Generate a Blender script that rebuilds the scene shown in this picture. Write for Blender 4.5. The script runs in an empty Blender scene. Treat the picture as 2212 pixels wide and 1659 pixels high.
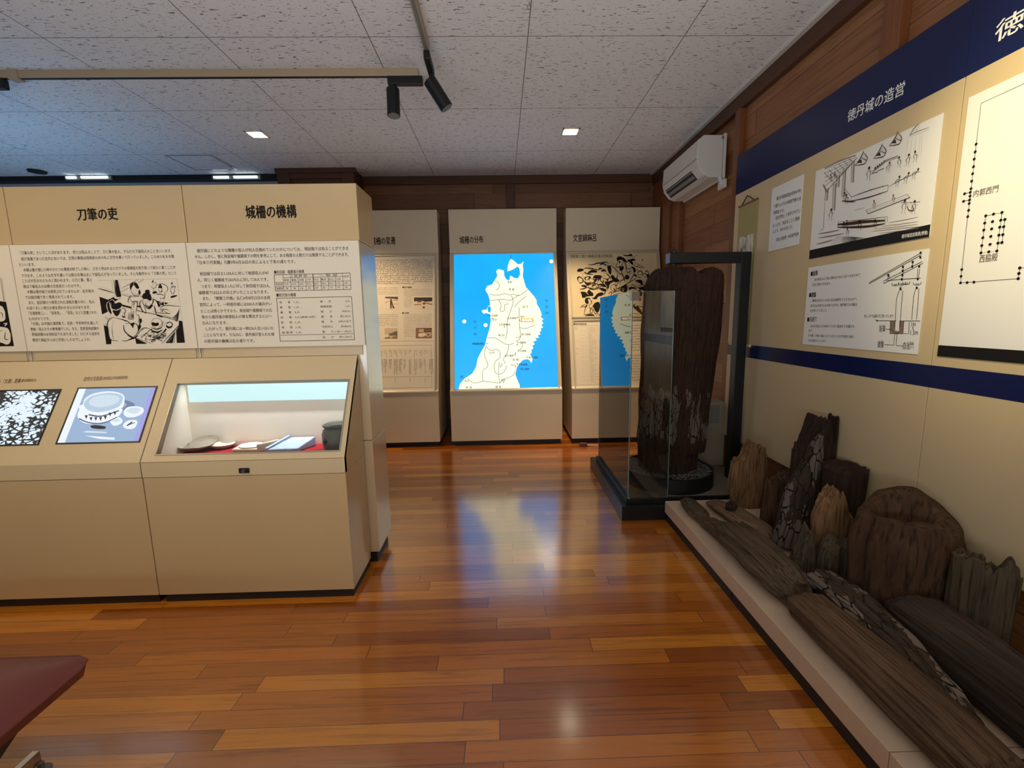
import bpy, bmesh, math, random
from mathutils import Vector, Matrix, noise

S = bpy.context.scene
C = S.collection
# ------------------------------------------------------------------ camera
FPX, PITCH, ROLL, YAW = 974.487, -0.148062, 0.0171605, -0.0224054
IW, IH, CAMZ = 2212, 1659, 1.354
RM = Matrix.Rotation(YAW, 3, 'Z') @ Matrix.Rotation(PITCH, 3, 'X') @ Matrix.Rotation(ROLL, 3, 'Y')   # columns: right, forward, up
CO = Vector((0, 0, CAMZ))
cam = bpy.data.cameras.new('camera'); cam_o = bpy.data.objects.new('camera', cam); C.objects.link(cam_o)
cam.sensor_fit = 'HORIZONTAL'; cam.sensor_width = 36; cam.lens = FPX * 36 / IW; cam.clip_start = 0.02
_r, _f, _u = RM.col[0], RM.col[1], RM.col[2]
cam_o.matrix_world = Matrix(((_r.x, _u.x, -_f.x, 0), (_r.y, _u.y, -_f.y, 0), (_r.z, _u.z, -_f.z, CAMZ), (0, 0, 0, 1)))
S.camera = cam_o
# ------------------------------------------------------------------ view, world, lights
S.view_settings.view_transform = 'Standard'; S.view_settings.look = 'None'
S.view_settings.exposure = 0.35; S.view_settings.gamma = 1.0; S.view_settings.use_curve_mapping = False
W = bpy.data.worlds.new('World'); S.world = W; W.use_nodes = True
W.node_tree.nodes['Background'].inputs[0].default_value = (1.0, 0.9, 0.8, 1)
W.node_tree.nodes['Background'].inputs[1].default_value = 0.03
ZC = 2.95                                   # ceiling height

def spot(name, loc, tgt, watts, col, size_deg, blend=0.6, rad=0.04):
    l = bpy.data.lights.new(name, 'SPOT'); l.energy = watts; l.color = col; l.spot_size = math.radians(size_deg)
    l.spot_blend = blend; l.shadow_soft_size = rad
    o = bpy.data.objects.new(name, l); C.objects.link(o); o.location = loc
    o.rotation_euler = (Vector(tgt) - Vector(loc)).to_track_quat('-Z', 'Y').to_euler(); return o

def area(name, loc, tgt, watts, col, sx, sy):
    l = bpy.data.lights.new(name, 'AREA'); l.energy = watts; l.color = col; l.shape = 'RECTANGLE'; l.size = sx; l.size_y = sy
    o = bpy.data.objects.new(name, l); C.objects.link(o); o.location = loc
    o.rotation_euler = (Vector(tgt) - Vector(loc)).to_track_quat('-Z', 'Y').to_euler(); return o

WARM = (1.0, 0.74, 0.42); NEUT = (1.0, 0.88, 0.72); COOL = (0.62, 0.82, 1.0)
# track spots over the visitors' side (behind the camera on the same track)
SUN2 = (1.0, 0.85, 0.43)
spot('sign_spot', (0.25, 0.95, 2.86), (1.76, 1.35, 1.9), 155, SUN2, 47, 1.0)
spot('sign_far_spot', (0.15, 1.75, 2.86), (1.76, 2.2, 1.9), 11, SUN2, 46, 1.0)
spot('board_spot', (-0.45, 0.75, 2.86), (-1.15, 2.37, 0.85), 15, WARM, 66, 1.0)
spot('board_left_spot', (-3.4, 0.8, 2.86), (-2.1, 2.37, 0.8), 62, WARM, 62, 1.0)
# recessed downlights in the ceiling
spot('right_downlight', (0.644, 4.22, 2.93), (0.85, 4.70, 1.25), 190, WARM, 58, 1.0, 0.05)
spot('left_downlight', (-2.07, 4.226, 2.93), (-1.25, 4.75, 1.3), 200, WARM, 58, 1.0, 0.05)
# unseen ceiling uplights added as fill, and warm fill for the room behind
area('rear_blue_fill', (-4.2, 3.9, 1.6), (-4.0, 4.2, 2.95), 9, (0.26, 0.58, 1.0), 2.2, 0.8)  # added to tint the ceiling blue from behind the partition
area('room_light', (-0.6, -1.6, 2.85), (-0.1, 1.6, 0.6), 17, (1.0, 0.78, 0.5), 1.6, 1.2)
area('ceiling_fill_uplight', (-0.6, -0.7, 0.95), (-0.5, 0.2, 2.95), 62, (0.80, 0.92, 1.0), 3.6, 0.8)  # added to brighten the ceiling from behind the camera
# ------------------------------------------------------------------ helpers
ORG = {}
def at(p):
    p = Vector(p); return p

def ray(x, y):
    return RM @ Vector(((x - IW / 2) / FPX, 1.0, (IH / 2 - y) / FPX))

class Plane:
    """a flat face in the room: origin, two axes in metres, normal towards the visitor"""
    def __init__(s, o, u, v):
        s.o = Vector(o); s.u = Vector(u).normalized(); s.v = Vector(v).normalized(); s.n = s.u.cross(s.v).normalized()
    def hit(s, x, y):
        r = ray(x, y); t = (s.o - CO).dot(s.n) / r.dot(s.n); d = CO + r * t - s.o
        return Vector((d.dot(s.u), d.dot(s.v)))
    def w(s, a, b, d=0.0):
        return s.o + s.u * a + s.v * b + s.n * d
def onz(x, y, z):
    r = ray(x, y); return CO + r * ((z - CAMZ) / r.z)
def onY(x, y, Y):
    r = ray(x, y); return CO + r * (Y / r.y)
def onX(x, y, X):
    r = ray(x, y); return CO + r * (X / r.x)

def link(o, parent=None):
    C.objects.link(o)
    if parent is not None: o.parent = parent
    return o

def tag(o, label=None, cat=None, group=None, kind=None):
    if label: o['label'] = label
    if cat: o['category'] = cat
    if group: o['group'] = group
    if kind: o['kind'] = kind
    return o

def thing(name, loc, label, cat, group=None):
    o = bpy.data.objects.new(name, None); o.empty_display_size = 0.1; o.location = loc; C.objects.link(o)
    ORG[o.name] = Vector(loc); return tag(o, label, cat, group)

class MB:
    """mesh builder in world coordinates"""
    def __init__(s): s.v = []; s.f = []; s.m = []; s.cm = 0; s.uv = None
    def face(s, pts):
        i = len(s.v); s.v += [Vector(p) for p in pts]; s.f.append(list(range(i, i + len(pts)))); s.m.append(s.cm)
    def add(s, vs, fs):
        i = len(s.v); s.v += [Vector(p) for p in vs]; s.f += [[i + k for k in f] for f in fs]; s.m += [s.cm] * len(fs)
    def hexa(s, p):     # 8 points: bottom ring 0-3, top ring 4-7
        s.add(p, [(3, 2, 1, 0), (4, 5, 6, 7), (0, 1, 5, 4), (1, 2, 6, 5), (2, 3, 7, 6), (3, 0, 4, 7)])
        return s
    def box(s, x0, x1, y0, y1, z0, z1):
        return s.hexa([(x0, y0, z0), (x1, y0, z0), (x1, y1, z0), (x0, y1, z0), (x0, y0, z1), (x1, y0, z1), (x1, y1, z1), (x0, y1, z1)])
    def prism(s, pts, axis, a, b):
        """extrude a polygon along axis ('x','y','z') from a to b"""
        def mk(p, t): return {'x': (t, p[0], p[1]), 'y': (p[0], t, p[1]), 'z': (p[0], p[1], t)}[axis]
        n = len(pts); v = [mk(p, a) for p in pts] + [mk(p, b) for p in pts]
        f = [list(range(n))[::-1], [n + i for i in range(n)]] + [[i, (i + 1) % n, n + (i + 1) % n, n + i] for i in range(n)]
        s.add(v, f); return s
    def slab(s, pl, a0, a1, b0, b1, d0, d1):
        """box on a Plane"""
        return s.hexa([pl.w(a0, b0, d0), pl.w(a1, b0, d0), pl.w(a1, b1, d0), pl.w(a0, b1, d0), pl.w(a0, b0, d1), pl.w(a1, b0, d1), pl.w(a1, b1, d1), pl.w(a0, b1, d1)])
    def frame(s, pl, a0, a1, b0, b1, wd, d0, d1):
        s.slab(pl, a0, a1, b0, b0 + wd, d0, d1); s.slab(pl, a0, a1, b1 - wd, b1, d0, d1)
        s.slab(pl, a0, a0 + wd, b0 + wd, b1 - wd, d0, d1); s.slab(pl, a1 - wd, a1, b0 + wd, b1 - wd, d0, d1); return s
    def tube(s, p0, p1, r0, r1=None, n=16):
        r1 = r0 if r1 is None else r1; p0 = Vector(p0); p1 = Vector(p1); z = (p1 - p0).normalized()
        x = z.orthogonal().normalized(); y = z.cross(x); v = []
        for p, r in ((p0, r0), (p1, r1)):
            for i in range(n):
                a = 2 * math.pi * i / n; v.append(p + x * (r * math.cos(a)) + y * (r * math.sin(a)))
        s.add(v, [[i, (i + 1) % n, n + (i + 1) % n, n + i] for i in range(n)] + [list(range(n))[::-1], [n + i for i in range(n)]]); return s
    def path(s, pts, r, n=8):
        pts = [Vector(p) for p in pts]; v = []
        for k, p in enumerate(pts):
            t = (pts[min(k + 1, len(pts) - 1)] - pts[max(k - 1, 0)]).normalized(); x = t.cross(Vector((0, 0, 1)))
            x = x.normalized() if x.length > 1e-3 else Vector((1, 0, 0)); y = t.cross(x)
            for i in range(n):
                a = 2 * math.pi * i / n; v.append(p + x * (r * math.cos(a)) + y * (r * math.sin(a)))
        f = [[k * n + i, k * n + (i + 1) % n, (k + 1) * n + (i + 1) % n, (k + 1) * n + i] for k in range(len(pts) - 1) for i in range(n)]
        f += [list(range(n))[::-1], [(len(pts) - 1) * n + i for i in range(n)]]; s.add(v, f); return s
    def lathe(s, c, prof, n=40, sx=1.0, sy=1.0):
        c = Vector(c); v = []
        for r, z in prof:
            for i in range(n):
                a = 2 * math.pi * i / n; v.append(c + Vector((r * math.cos(a) * sx, r * math.sin(a) * sy, z)))
        k = len(prof)
        f = [[j * n + i, j * n + (i + 1) % n, (j + 1) * n + (i + 1) % n, (j + 1) * n + i] for j in range(k - 1) for i in range(n)]
        f += [list(range(n))[::-1], [(k - 1) * n + i for i in range(n)]]; s.add(v, f); return s
    def build(s, name, mats, parent=None, smooth=False, bevel=0.0, loc=None, seg=2):
        if parent is not None: org = ORG[parent.name]
        else: org = Vector(loc) if loc is not None else Vector((0, 0, 0))
        me = bpy.data.meshes.new(name); me.from_pydata([tuple(p - org) for p in s.v], [], s.f)
        mats = mats if isinstance(mats, (list, tuple)) else [mats]
        for m in mats: me.materials.append(m)
        me.polygons.foreach_set('material_index', s.m)
        bm = bmesh.new(); bm.from_mesh(me); bmesh.ops.recalc_face_normals(bm, faces=bm.faces) if not getattr(s, 'flat', False) else None
        bm.to_mesh(me); bm.free()
        o = bpy.data.objects.new(name, me)
        if parent is None: o.location = org
        link(o, parent); ORG[o.name] = org
        if smooth: me.polygons.foreach_set('use_smooth', [True] * len(me.polygons))
        if smooth and smooth != 'all':
            try:
                me.set_sharp_from_angle(angle=math.radians(40))
            except Exception: pass
        if bevel:
            b = o.modifiers.new('bevel', 'BEVEL'); b.width = bevel; b.segments = seg; b.limit_method = 'ANGLE'; b.angle_limit = math.radians(40)
        return o

def struct(name, mb, mat, **k): return tag(mb.build(name, mat, **k), kind='structure')

# ------------------------------------------------------------------ printed art and lettering
def smooth_pts(pts, closed, n=5):
    P = [Vector(p) for p in pts]; out = []; N = len(P)
    for i in range(N if closed else N - 1):
        if closed: a, b, c, d = P[(i - 1) % N], P[i], P[(i + 1) % N], P[(i + 2) % N]
        else: a, b, c, d = P[max(i - 1, 0)], P[i], P[i + 1], P[min(i + 2, N - 1)]
        for k in range(n):
            t = k / n; out.append(0.5 * ((2 * b) + (c - a) * t + (2 * a - 5 * b + 4 * c - d) * t * t + (3 * b - a - 3 * c + d) * t ** 3))
    if not closed: out.append(P[-1])
    return out

_TX = {}
def glyphs(body, bold=0.0):
    k = (body, bold)
    if k in _TX: return _TX[k]
    cu = bpy.data.curves.new('t', 'FONT'); cu.body = body; cu.size = 1.0; cu.resolution_u = 2; cu.offset = bold
    o = bpy.data.objects.new('t', cu); C.objects.link(o)
    dg = bpy.context.evaluated_depsgraph_get(); dg.update()
    me = bpy.data.meshes.new_from_object(o.evaluated_get(dg))
    vs = [(v.co.x, v.co.y) for v in me.vertices]; fs = [list(p.vertices) for p in me.polygons]
    bpy.data.objects.remove(o); bpy.data.curves.remove(cu); bpy.data.meshes.remove(me)
    _TX[k] = (vs, fs); return _TX[k]

class Art(MB):
    """flat print on a Plane; every colour is a material slot, points are given in photo or crop pixels"""
    flat = True
    def __init__(s, pl, crop=None, base=0.0006):
        super().__init__(); s.pl = pl; s.base = base; s.crop = crop or (0, 0, 1.0); s.dirx = 1
    def T(s, p): return s.pl.hit(s.crop[0] + p[0] * s.crop[2], s.crop[1] + p[1] * s.crop[2])
    def fill(s, pts, c=0, lay=0, sm=False):
        q = [s.T(p) for p in pts]
        if sm: q = smooth_pts(q, True, 4)
        s.uvfill(q, c, lay)
    def uvfill(s, q, c=0, lay=0):
        ar = sum(q[i][0] * q[(i + 1) % len(q)][1] - q[(i + 1) % len(q)][0] * q[i][1] for i in range(len(q)))
        if ar < 0: q = q[::-1]
        s.cm = c; s.face([s.pl.w(p[0], p[1], s.base + lay * 0.0003) for p in q])
    def line(s, pts, w=2.0, c=0, lay=1, sm=True, taper=False, closed=False):
        """w in crop pixels"""
        a = s.T(pts[0]); b = s.T((pts[0][0] + 10, pts[0][1])); b2 = s.T((pts[0][0], pts[0][1] + 10)); wm = w * ((a - b).length + (a - b2).length) / 20
        q = [s.T(p) for p in pts]
        s.uvline(q, wm, c, lay, sm, taper, closed)
    def uvline(s, q, wm, c=0, lay=1, sm=False, taper=False, closed=False):
        q = [Vector(p) for p in q]
        if closed: q = q + [q[0]]
        if sm and len(q) > 2: q = smooth_pts(q, False, 4)
        n = len(q); L = []; R = []
        for i in range(n):
            t = q[min(i + 1, n - 1)] - q[max(i - 1, 0)]
            if t.length < 1e-9: t = Vector((1, 0))
            t.normalize(); k = wm / 2
            if taper: k *= 0.4 + 0.7 * math.sin(math.pi * i / max(1, n - 1))
            nn = Vector((-t.y, t.x)) * k; L.append(q[i] + nn); R.append(q[i] - nn)
        s.cm = c; d = s.base + lay * 0.0003; P = [s.pl.w(p.x, p.y, d) for p in R] + [s.pl.w(p.x, p.y, d) for p in L]
        s.add(P, [[i, i + 1, n + i + 1, n + i] for i in range(n - 1)])
    def rect(s, x0, y0, x1, y1, c=0, lay=0): s.fill([(x0, y0), (x1, y0), (x1, y1), (x0, y1)], c, lay)
    def dot(s, x, y, r, c=0, lay=1, n=14, rm=None):
        o = s.T((x, y)); rr = rm or (s.T((x + r, y)) - o).length
        s.uvfill([o + Vector((rr * math.cos(6.2832 * i / n), rr * math.sin(6.2832 * i / n))) for i in range(n)], c, lay)
    def text(s, body, p0, p1, h=None, c=0, lay=1, bold=0.0, vc=True):
        """line of lettering centred on the segment p0-p1 (crop pixels); h = em height in metres"""
        a = s.T(p0); b = s.T(p1); s.uvtext(body, a, b, h, c, lay, bold, vc)
    def uvtext(s, body, a, b, h=None, c=0, lay=1, bold=0.0, vc=True):
        vs, fs = glyphs(body)
        if not vs: return
        x0 = min(v[0] for v in vs); x1 = max(v[0] for v in vs); L = (b - a).length; t = (b - a).normalized(); nn = Vector((-t.y, t.x))
        k = L / max(1e-6, x1 - x0); ky = h if h else k
        s.cm = c; d = s.base + lay * 0.0003
        for bx, by in ([(0, 0)] if bold < 0.005 else [(-bold, 0), (bold, bold * 0.5), (0, -bold * 0.5)]):
            P = []
            for x, y in vs:
                q = a + t * ((x - x0 + bx) * k) + nn * ((y + by - (0.36 if vc else 0)) * ky); P.append(s.pl.w(q.x, q.y, d))
            s.add(P, fs); d += 0.00005
    def vtext(s, body, p0, p1, c=0, h=None):
        """characters stacked from p0 down to p1"""
        n = len(body)
        for i, ch in enumerate(body):
            f = i / max(1, n - 1); x = p0[0] + (p1[0] - p0[0]) * f; y = p0[1] + (p1[1] - p0[1]) * f
            q = s.T((x, y)); hh = h or 0.02; s.uvtext(ch, q - Vector((hh / 2, 0)), q + Vector((hh / 2, 0)), hh, c)
    def scrib(s, p0, p1, h, c=0, seed=0, gap=0.12, vert=False):
        """a line too small to read in the photo: rows of tiny character-like marks; h = height in crop px"""
        rnd = random.Random(seed * 7919 + int(p0[0] * 13 + p0[1] * 101)); a = Vector(p0); b = Vector(p1); L = (b - a).length; t = (b - a).normalized(); nn = Vector((-t.y, t.x))
        x = 0.0
        while x < L - h * 0.5:
            if rnd.random() > gap:
                w = h * 0.82; o = a + t * x
                for _ in range(rnd.randint(3, 4)):
                    if rnd.random() < 0.6:
                        yy = rnd.uniform(-0.45, 0.45) * h; x0 = rnd.uniform(0, 0.3) * w; x1 = rnd.uniform(0.6, 1) * w
                        s.fill([o + t * x0 + nn * yy, o + t * x1 + nn * yy, o + t * x1 + nn * (yy + h * 0.16), o + t * x0 + nn * (yy + h * 0.16)], c, 1)
                    else:
                        xx = rnd.uniform(0.1, 0.8) * w; y0 = rnd.uniform(-0.5, -0.1) * h; y1 = rnd.uniform(0.1, 0.5) * h
                        s.fill([o + t * xx + nn * y0, o + t * (xx + h * 0.16) + nn * y0, o + t * (xx + h * 0.16) + nn * y1, o + t * xx + nn * y1], c, 1)
            x += h

# ------------------------------------------------------------------ materials
def lin(*c):
    return tuple(((x / 255) / 12.92 if x / 255 <= 0.04045 else ((x / 255 + 0.055) / 1.055) ** 2.4) for x in c)
class NT:
    def __init__(s, name):
        s.m = bpy.data.materials.new(name); s.m.use_nodes = True; s.t = s.m.node_tree; s.b = s.t.nodes['Principled BSDF']; s.out = s.t.nodes['Material Output']
    def n(s, typ, **k):
        nd = s.t.nodes.new(typ)
        for a, v in k.items(): setattr(nd, a, v)
        return nd
    def l(s, a, b): s.t.links.new(a, b)
    def set(s, col=None, rough=None, metal=None, spec=None, **k):
        if col is not None: s.b.inputs['Base Color'].default_value = (*col[:3], 1)
        if rough is not None: s.b.inputs['Roughness'].default_value = rough
        if metal is not None: s.b.inputs['Metallic'].default_value = metal
        if spec is not None: s.b.inputs['Specular IOR Level'].default_value = spec
        for a, v in k.items(): s.b.inputs[a.replace('_', ' ')].default_value = v
        return s
    def math(s, op, a, b=None, c=None):
        nd = s.n('ShaderNodeMath', operation=op)
        for i, x in enumerate((a, b, c)):
            if x is None: continue
            if isinstance(x, (int, float)): nd.inputs[i].default_value = x
            else: s.l(x, nd.inputs[i])
        return nd.outputs[0]
    def ramp(s, fac, stops):
        r = s.n('ShaderNodeValToRGB'); e = r.color_ramp.elements
        while len(e) < len(stops): e.new(0.5)
        for i, (p, c) in enumerate(stops): e[i].position = p; e[i].color = (*c[:3], 1)
        s.l(fac, r.inputs[0]); return r.outputs[0]
    def mix(s, fac, a, b, mode='MIX'):
        m = s.n('ShaderNodeMix', data_type='RGBA', blend_type=mode)
        for i, x in ((0, fac), (6, a), (7, b)):
            if isinstance(x, (int, float)): m.inputs[i].default_value = x
            elif isinstance(x, tuple): m.inputs[i].default_value = (*x[:3], 1)
            else: s.l(x, m.inputs[i])
        return m.outputs[2]
    def coord(s, kind='Object', scale=(1, 1, 1), loc=(0, 0, 0)):
        t = s.n('ShaderNodeTexCoord'); mp = s.n('ShaderNodeMapping'); mp.inputs['Scale'].default_value = scale; mp.inputs['Location'].default_value = loc
        s.l(t.outputs[kind], mp.inputs[0]); return mp.outputs[0]
    def noise(s, vec, scale, detail=4, rough=0.55, dist=0.0):
        nd = s.n('ShaderNodeTexNoise'); s.l(vec, nd.inputs['Vector']); nd.inputs['Scale'].default_value = scale; nd.inputs['Detail'].default_value = detail
        nd.inputs['Roughness'].default_value = rough; nd.inputs['Distortion'].default_value = dist; return nd.outputs[0]
    def bump(s, h, strength=0.3, dist=0.01):
        b = s.n('ShaderNodeBump'); b.inputs['Strength'].default_value = strength; b.inputs['Distance'].default_value = dist
        s.l(h, b.inputs['Height']); s.l(b.outputs[0], s.b.inputs['Normal']); return b
    def col(s, c): s.l(c, s.b.inputs['Base Color'])

def plain(name, col, rough=0.5, metal=0.0, spec=0.5, grain=0.0, gscale=60):
    m = NT(name).set(col, rough, metal, spec)
    if grain:
        f = m.noise(m.coord(), gscale, 3)
        m.col(m.mix(f, tuple(x * (1 - grain) for x in col), tuple(min(1, x * (1 + grain)) for x in col)))
    return m.m
def emit(name, col, strength, base=(0.02, 0.02, 0.02), rough=0.3):
    m = NT(name).set(base, rough); m.b.inputs['Emission Color'].default_value = (*col, 1); m.b.inputs['Emission Strength'].default_value = strength; return m.m

def planks(name, axis_len, axis_wid, width, length, stops, gap_col, rough, grain=(1.5, 40), coat=0.0, gapw=0.012, bumpk=0.08, off=0.0, glen=0.003):
    """boards: axis_len runs along the board, axis_wid across"""
    m = NT(name); m.set(rough=rough); t = m.n('ShaderNodeTexCoord'); sp = m.n('ShaderNodeSeparateXYZ'); m.l(t.outputs['Object'], sp.inputs[0])
    L = sp.outputs['XYZ'.index(axis_len)]; Wd = sp.outputs['XYZ'.index(axis_wid)]
    r = m.math('DIVIDE', m.math('ADD', Wd, off), width); row = m.math('FLOOR', r); fr = m.math('FRACT', r)
    wn = m.n('ShaderNodeTexWhiteNoise', noise_dimensions='1D'); m.l(row, wn.inputs['W'])
    q = m.math('ADD', m.math('DIVIDE', L, length), m.math('MULTIPLY', wn.outputs['Value'], 7.31)); idx = m.math('FLOOR', q); fq = m.math('FRACT', q)
    cv = m.n('ShaderNodeCombineXYZ'); m.l(row, cv.inputs[0]); m.l(idx, cv.inputs[1])
    w2 = m.n('ShaderNodeTexWhiteNoise', noise_dimensions='2D'); m.l(cv.outputs[0], w2.inputs['Vector'])
    gv = m.n('ShaderNodeCombineXYZ'); m.l(m.math('MULTIPLY', L, grain[0]), gv.inputs[0]); m.l(m.math('MULTIPLY', Wd, grain[1]), gv.inputs[1]); m.l(m.math('MULTIPLY', w2.outputs['Value'], 37.0), gv.inputs[2])
    gr = m.noise(gv.outputs[0], 1.6, 5, 0.6, 1.2)
    base = m.ramp(w2.outputs['Value'], stops)
    c = m.mix(m.math('MULTIPLY', m.math('SUBTRACT', gr, 0.35), 1.5), base, tuple(x for x in (1, 1, 1)), 'MULTIPLY')
    dk = m.mix(m.ramp(gr, [(0.3, (0.55, 0.5, 0.45)), (0.55, (1, 1, 1)), (0.8, (1.0, 1.0, 1.0))]), (0, 0, 0), base, 'MIX')
    c = m.mix(1.0, base, m.ramp(gr, [(0.28, (0.5, 0.46, 0.42)), (0.5, (0.95, 0.95, 0.95)), (0.75, (1.0, 1.0, 1.0))]), 'MULTIPLY')
    e1 = m.math('LESS_THAN', fr, gapw); e2 = m.math('LESS_THAN', fq, glen); g = m.math('MAXIMUM', e1, e2)
    m.col(m.mix(g, c, gap_col)); m.bump(m.math('SUBTRACT', m.math('MULTIPLY', gr, 0.15), g), bumpk, 0.002)
    if coat:
        m.b.inputs['Coat Weight'].default_value = coat; m.b.inputs['Coat Roughness'].default_value = 0.15; m.b.inputs['Coat IOR'].default_value = 2.15
    return m.m
# ------------------------------------------------------------------ material library
def laminate(name, col, rough=0.3):
    m = NT(name).set(col, rough, 0, 0.5); v = m.coord()
    f = m.noise(v, 3.0, 2); m.col(m.mix(f, tuple(x * 0.96 for x in col), tuple(min(1, x * 1.04) for x in col)))
    m.bump(m.noise(v, 900, 1), 0.02, 0.0005); return m.m
M = {}
M['cream'] = laminate('cream laminate', lin(200, 171, 128), 0.2); M['cream_back'] = laminate('cream laminate back', lin(218, 202, 174), 0.34)
M['cream_soft'] = laminate('cream laminate matt', lin(208, 184, 144), 0.42)
m_ = NT('cream laminate gloss').set(lin(202, 180, 146), 0.3); m_.b.inputs['Coat Weight'].default_value = 0.8; m_.b.inputs['Coat Roughness'].default_value = 0.12; m_.b.inputs['Coat IOR'].default_value = 1.6; M['cream_gloss'] = m_.m
M['board'] = plain('printed board', lin(232, 218, 196), 0.55, 0, 0.3)
M['paper'] = plain('white card', lin(236, 232, 228), 0.6, 0, 0.25)
M['print_paper'] = plain('cream film', lin(226, 205, 165), 0.5, 0, 0.3)
M['ink'] = plain('black ink', lin(22, 16, 14), 0.7, 0, 0.2)
M['brown_ink'] = plain('brown ink', lin(72, 48, 34), 0.7, 0, 0.2)
M['grey_ink'] = plain('grey ink', lin(150, 128, 116), 0.7, 0, 0.2)
M['pale_ink'] = plain('pale grey ink', lin(196, 180, 166), 0.7, 0, 0.2)
M['white_ink'] = plain('white ink', lin(240, 236, 230), 0.6, 0, 0.2)
M['navy'] = plain('navy film', lin(10, 25, 74), 0.36, 0, 0.4)
M['black'] = plain('black paint', lin(16, 16, 16), 0.42, 0, 0.4)
M['black_soft'] = plain('black plastic', lin(20, 20, 21), 0.5, 0, 0.4)
M['kick'] = plain('dark plinth', lin(34, 28, 26), 0.5, 0, 0.4)
M['alu'] = plain('cream aluminium', lin(214, 200, 176), 0.32, 0.25, 0.5)
M['alu_grey'] = plain('grey aluminium', lin(150, 142, 128), 0.35, 0.4)
M['steel'] = plain('brushed steel', (0.62, 0.61, 0.6), 0.25, 1.0)
M['white_plastic'] = plain('white plastic', lin(214, 208, 200), 0.35, 0, 0.5)
M['grey_plastic'] = plain('grey plastic', lin(120, 120, 118), 0.5, 0, 0.4)
M['dark_metal'] = plain('dark steel plinth', lin(38, 38, 40), 0.34, 0.5, 0.5)
M['floor'] = planks('parquet', 'X', 'Y', 0.075, 0.92, [(0.0, lin(154, 78, 8)), (0.35, lin(176, 94, 10)), (0.7, lin(194, 108, 14)), (1.0, lin(222, 138, 34))], lin(80, 38, 15), 0.36, (1.3, 34), 1.0, 0.022, 0.03)
M['wallX'] = planks('cedar boards', 'X', 'Z', 0.165, 1.82, [(0, lin(100, 62, 38)), (0.5, lin(118, 76, 46)), (1, lin(132, 88, 56))], lin(44, 24, 14), 0.5, (1.6, 28), 0, 0.018, 0.1, 0.05)
M['wallY'] = planks('cedar boards side', 'Y', 'Z', 0.165, 1.82, [(0, lin(124, 76, 46)), (0.5, lin(146, 94, 58)), (1, lin(164, 112, 72))], lin(50, 26, 14), 0.45, (1.6, 28), 0, 0.018, 0.1, 0.05)
def woodz(name, col, k=0.4, rough=0.45, axis=(30, 30, 1.5)):
    m = NT(name).set(col, rough); g = m.noise(m.coord('Object', axis), 2, 4, 0.6, 0.8)
    m.col(m.mix(g, tuple(x * (1 - k) for x in col), tuple(x * (1 + k) for x in col))); m.bump(g, 0.08, 0.002); return m.m
M['post'] = woodz('cedar post', lin(124, 72, 40))
M['beam'] = woodz('dark cedar beam', lin(84, 48, 28), 0.4, 0.5, (1.5, 30, 30))
M['beamY'] = woodz('dark cedar beam side', lin(84, 48, 28), 0.4, 0.5, (30, 1.5, 30))
M['red_cloth'] = plain('red cloth', lin(130, 22, 26), 0.9, 0, 0.1, 0.2, 300)
M['liner'] = plain('white liner', lin(232, 222, 206), 0.6, 0, 0.3)

def glass_mat(name, tint, ior=1.5):
    m = NT(name); t = m.t; t.nodes.remove(m.b)
    tr = m.n('ShaderNodeBsdfTransparent'); tr.inputs[0].default_value = (*tint, 1); gl = m.n('ShaderNodeBsdfGlossy'); gl.inputs['Roughness'].default_value = 0.0
    fr = m.n('ShaderNodeFresnel'); fr.inputs[0].default_value = ior; mx = m.n('ShaderNodeMixShader')
    m.l(fr.outputs[0], mx.inputs[0]); m.l(tr.outputs[0], mx.inputs[1]); m.l(gl.outputs[0], mx.inputs[2]); m.l(mx.outputs[0], m.out.inputs[0]); return m.m
M['glass'] = glass_mat('clear glass', (0.965, 0.98, 0.97), 1.62)
M['glass_edge'] = plain('glass edge', lin(120, 140, 132), 0.15, 0, 0.6)
M['glass_face'] = glass_mat('showcase glass', (0.97, 0.98, 0.98), 1.25)

def ceiling_mat():
    m = NT('acoustic ceiling tile'); m.set(rough=0.85, spec=0.2); t = m.n('ShaderNodeTexCoord'); sp = m.n('ShaderNodeSeparateXYZ'); m.l(t.outputs['Object'], sp.inputs[0])
    g = None
    for ax, off in ((0, 0.19), (1, 2.862)):
        f = m.math('FRACT', m.math('ADD', m.math('DIVIDE', m.math('SUBTRACT', sp.outputs[ax], off), 0.91), 100.0))
        d = m.math('MINIMUM', f, m.math('SUBTRACT', 1.0, f)); e = m.math('LESS_THAN', d, 0.0026); g = e if g is None else m.math('MAXIMUM', g, e)
    mp = m.coord('Object', (24, 105, 1)); n1 = m.noise(mp, 1.0, 2, 0.5, 0.8); mp2 = m.coord('Object', (120, 170, 1), (3, 5, 0)); n2 = m.noise(mp2, 1.0, 1, 0.5)
    big = m.noise(m.coord('Object', (6, 6, 1)), 1.0, 2)
    a = m.math('GREATER_THAN', n1, m.math('SUBTRACT', 0.675, m.math('MULTIPLY', big, 0.06))); b = m.math('GREATER_THAN', n2, 0.71)
    hole = m.math('MAXIMUM', a, b)
    c = m.mix(hole, lin(240, 236, 234), lin(128, 120, 116)); m.col(m.mix(g, c, lin(112, 104, 100)))
    m.bump(m.math('MULTIPLY', m.math('MAXIMUM', hole, g), -1.0), 0.5, 0.004); return m.m
M['ceiling'] = ceiling_mat()

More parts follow.
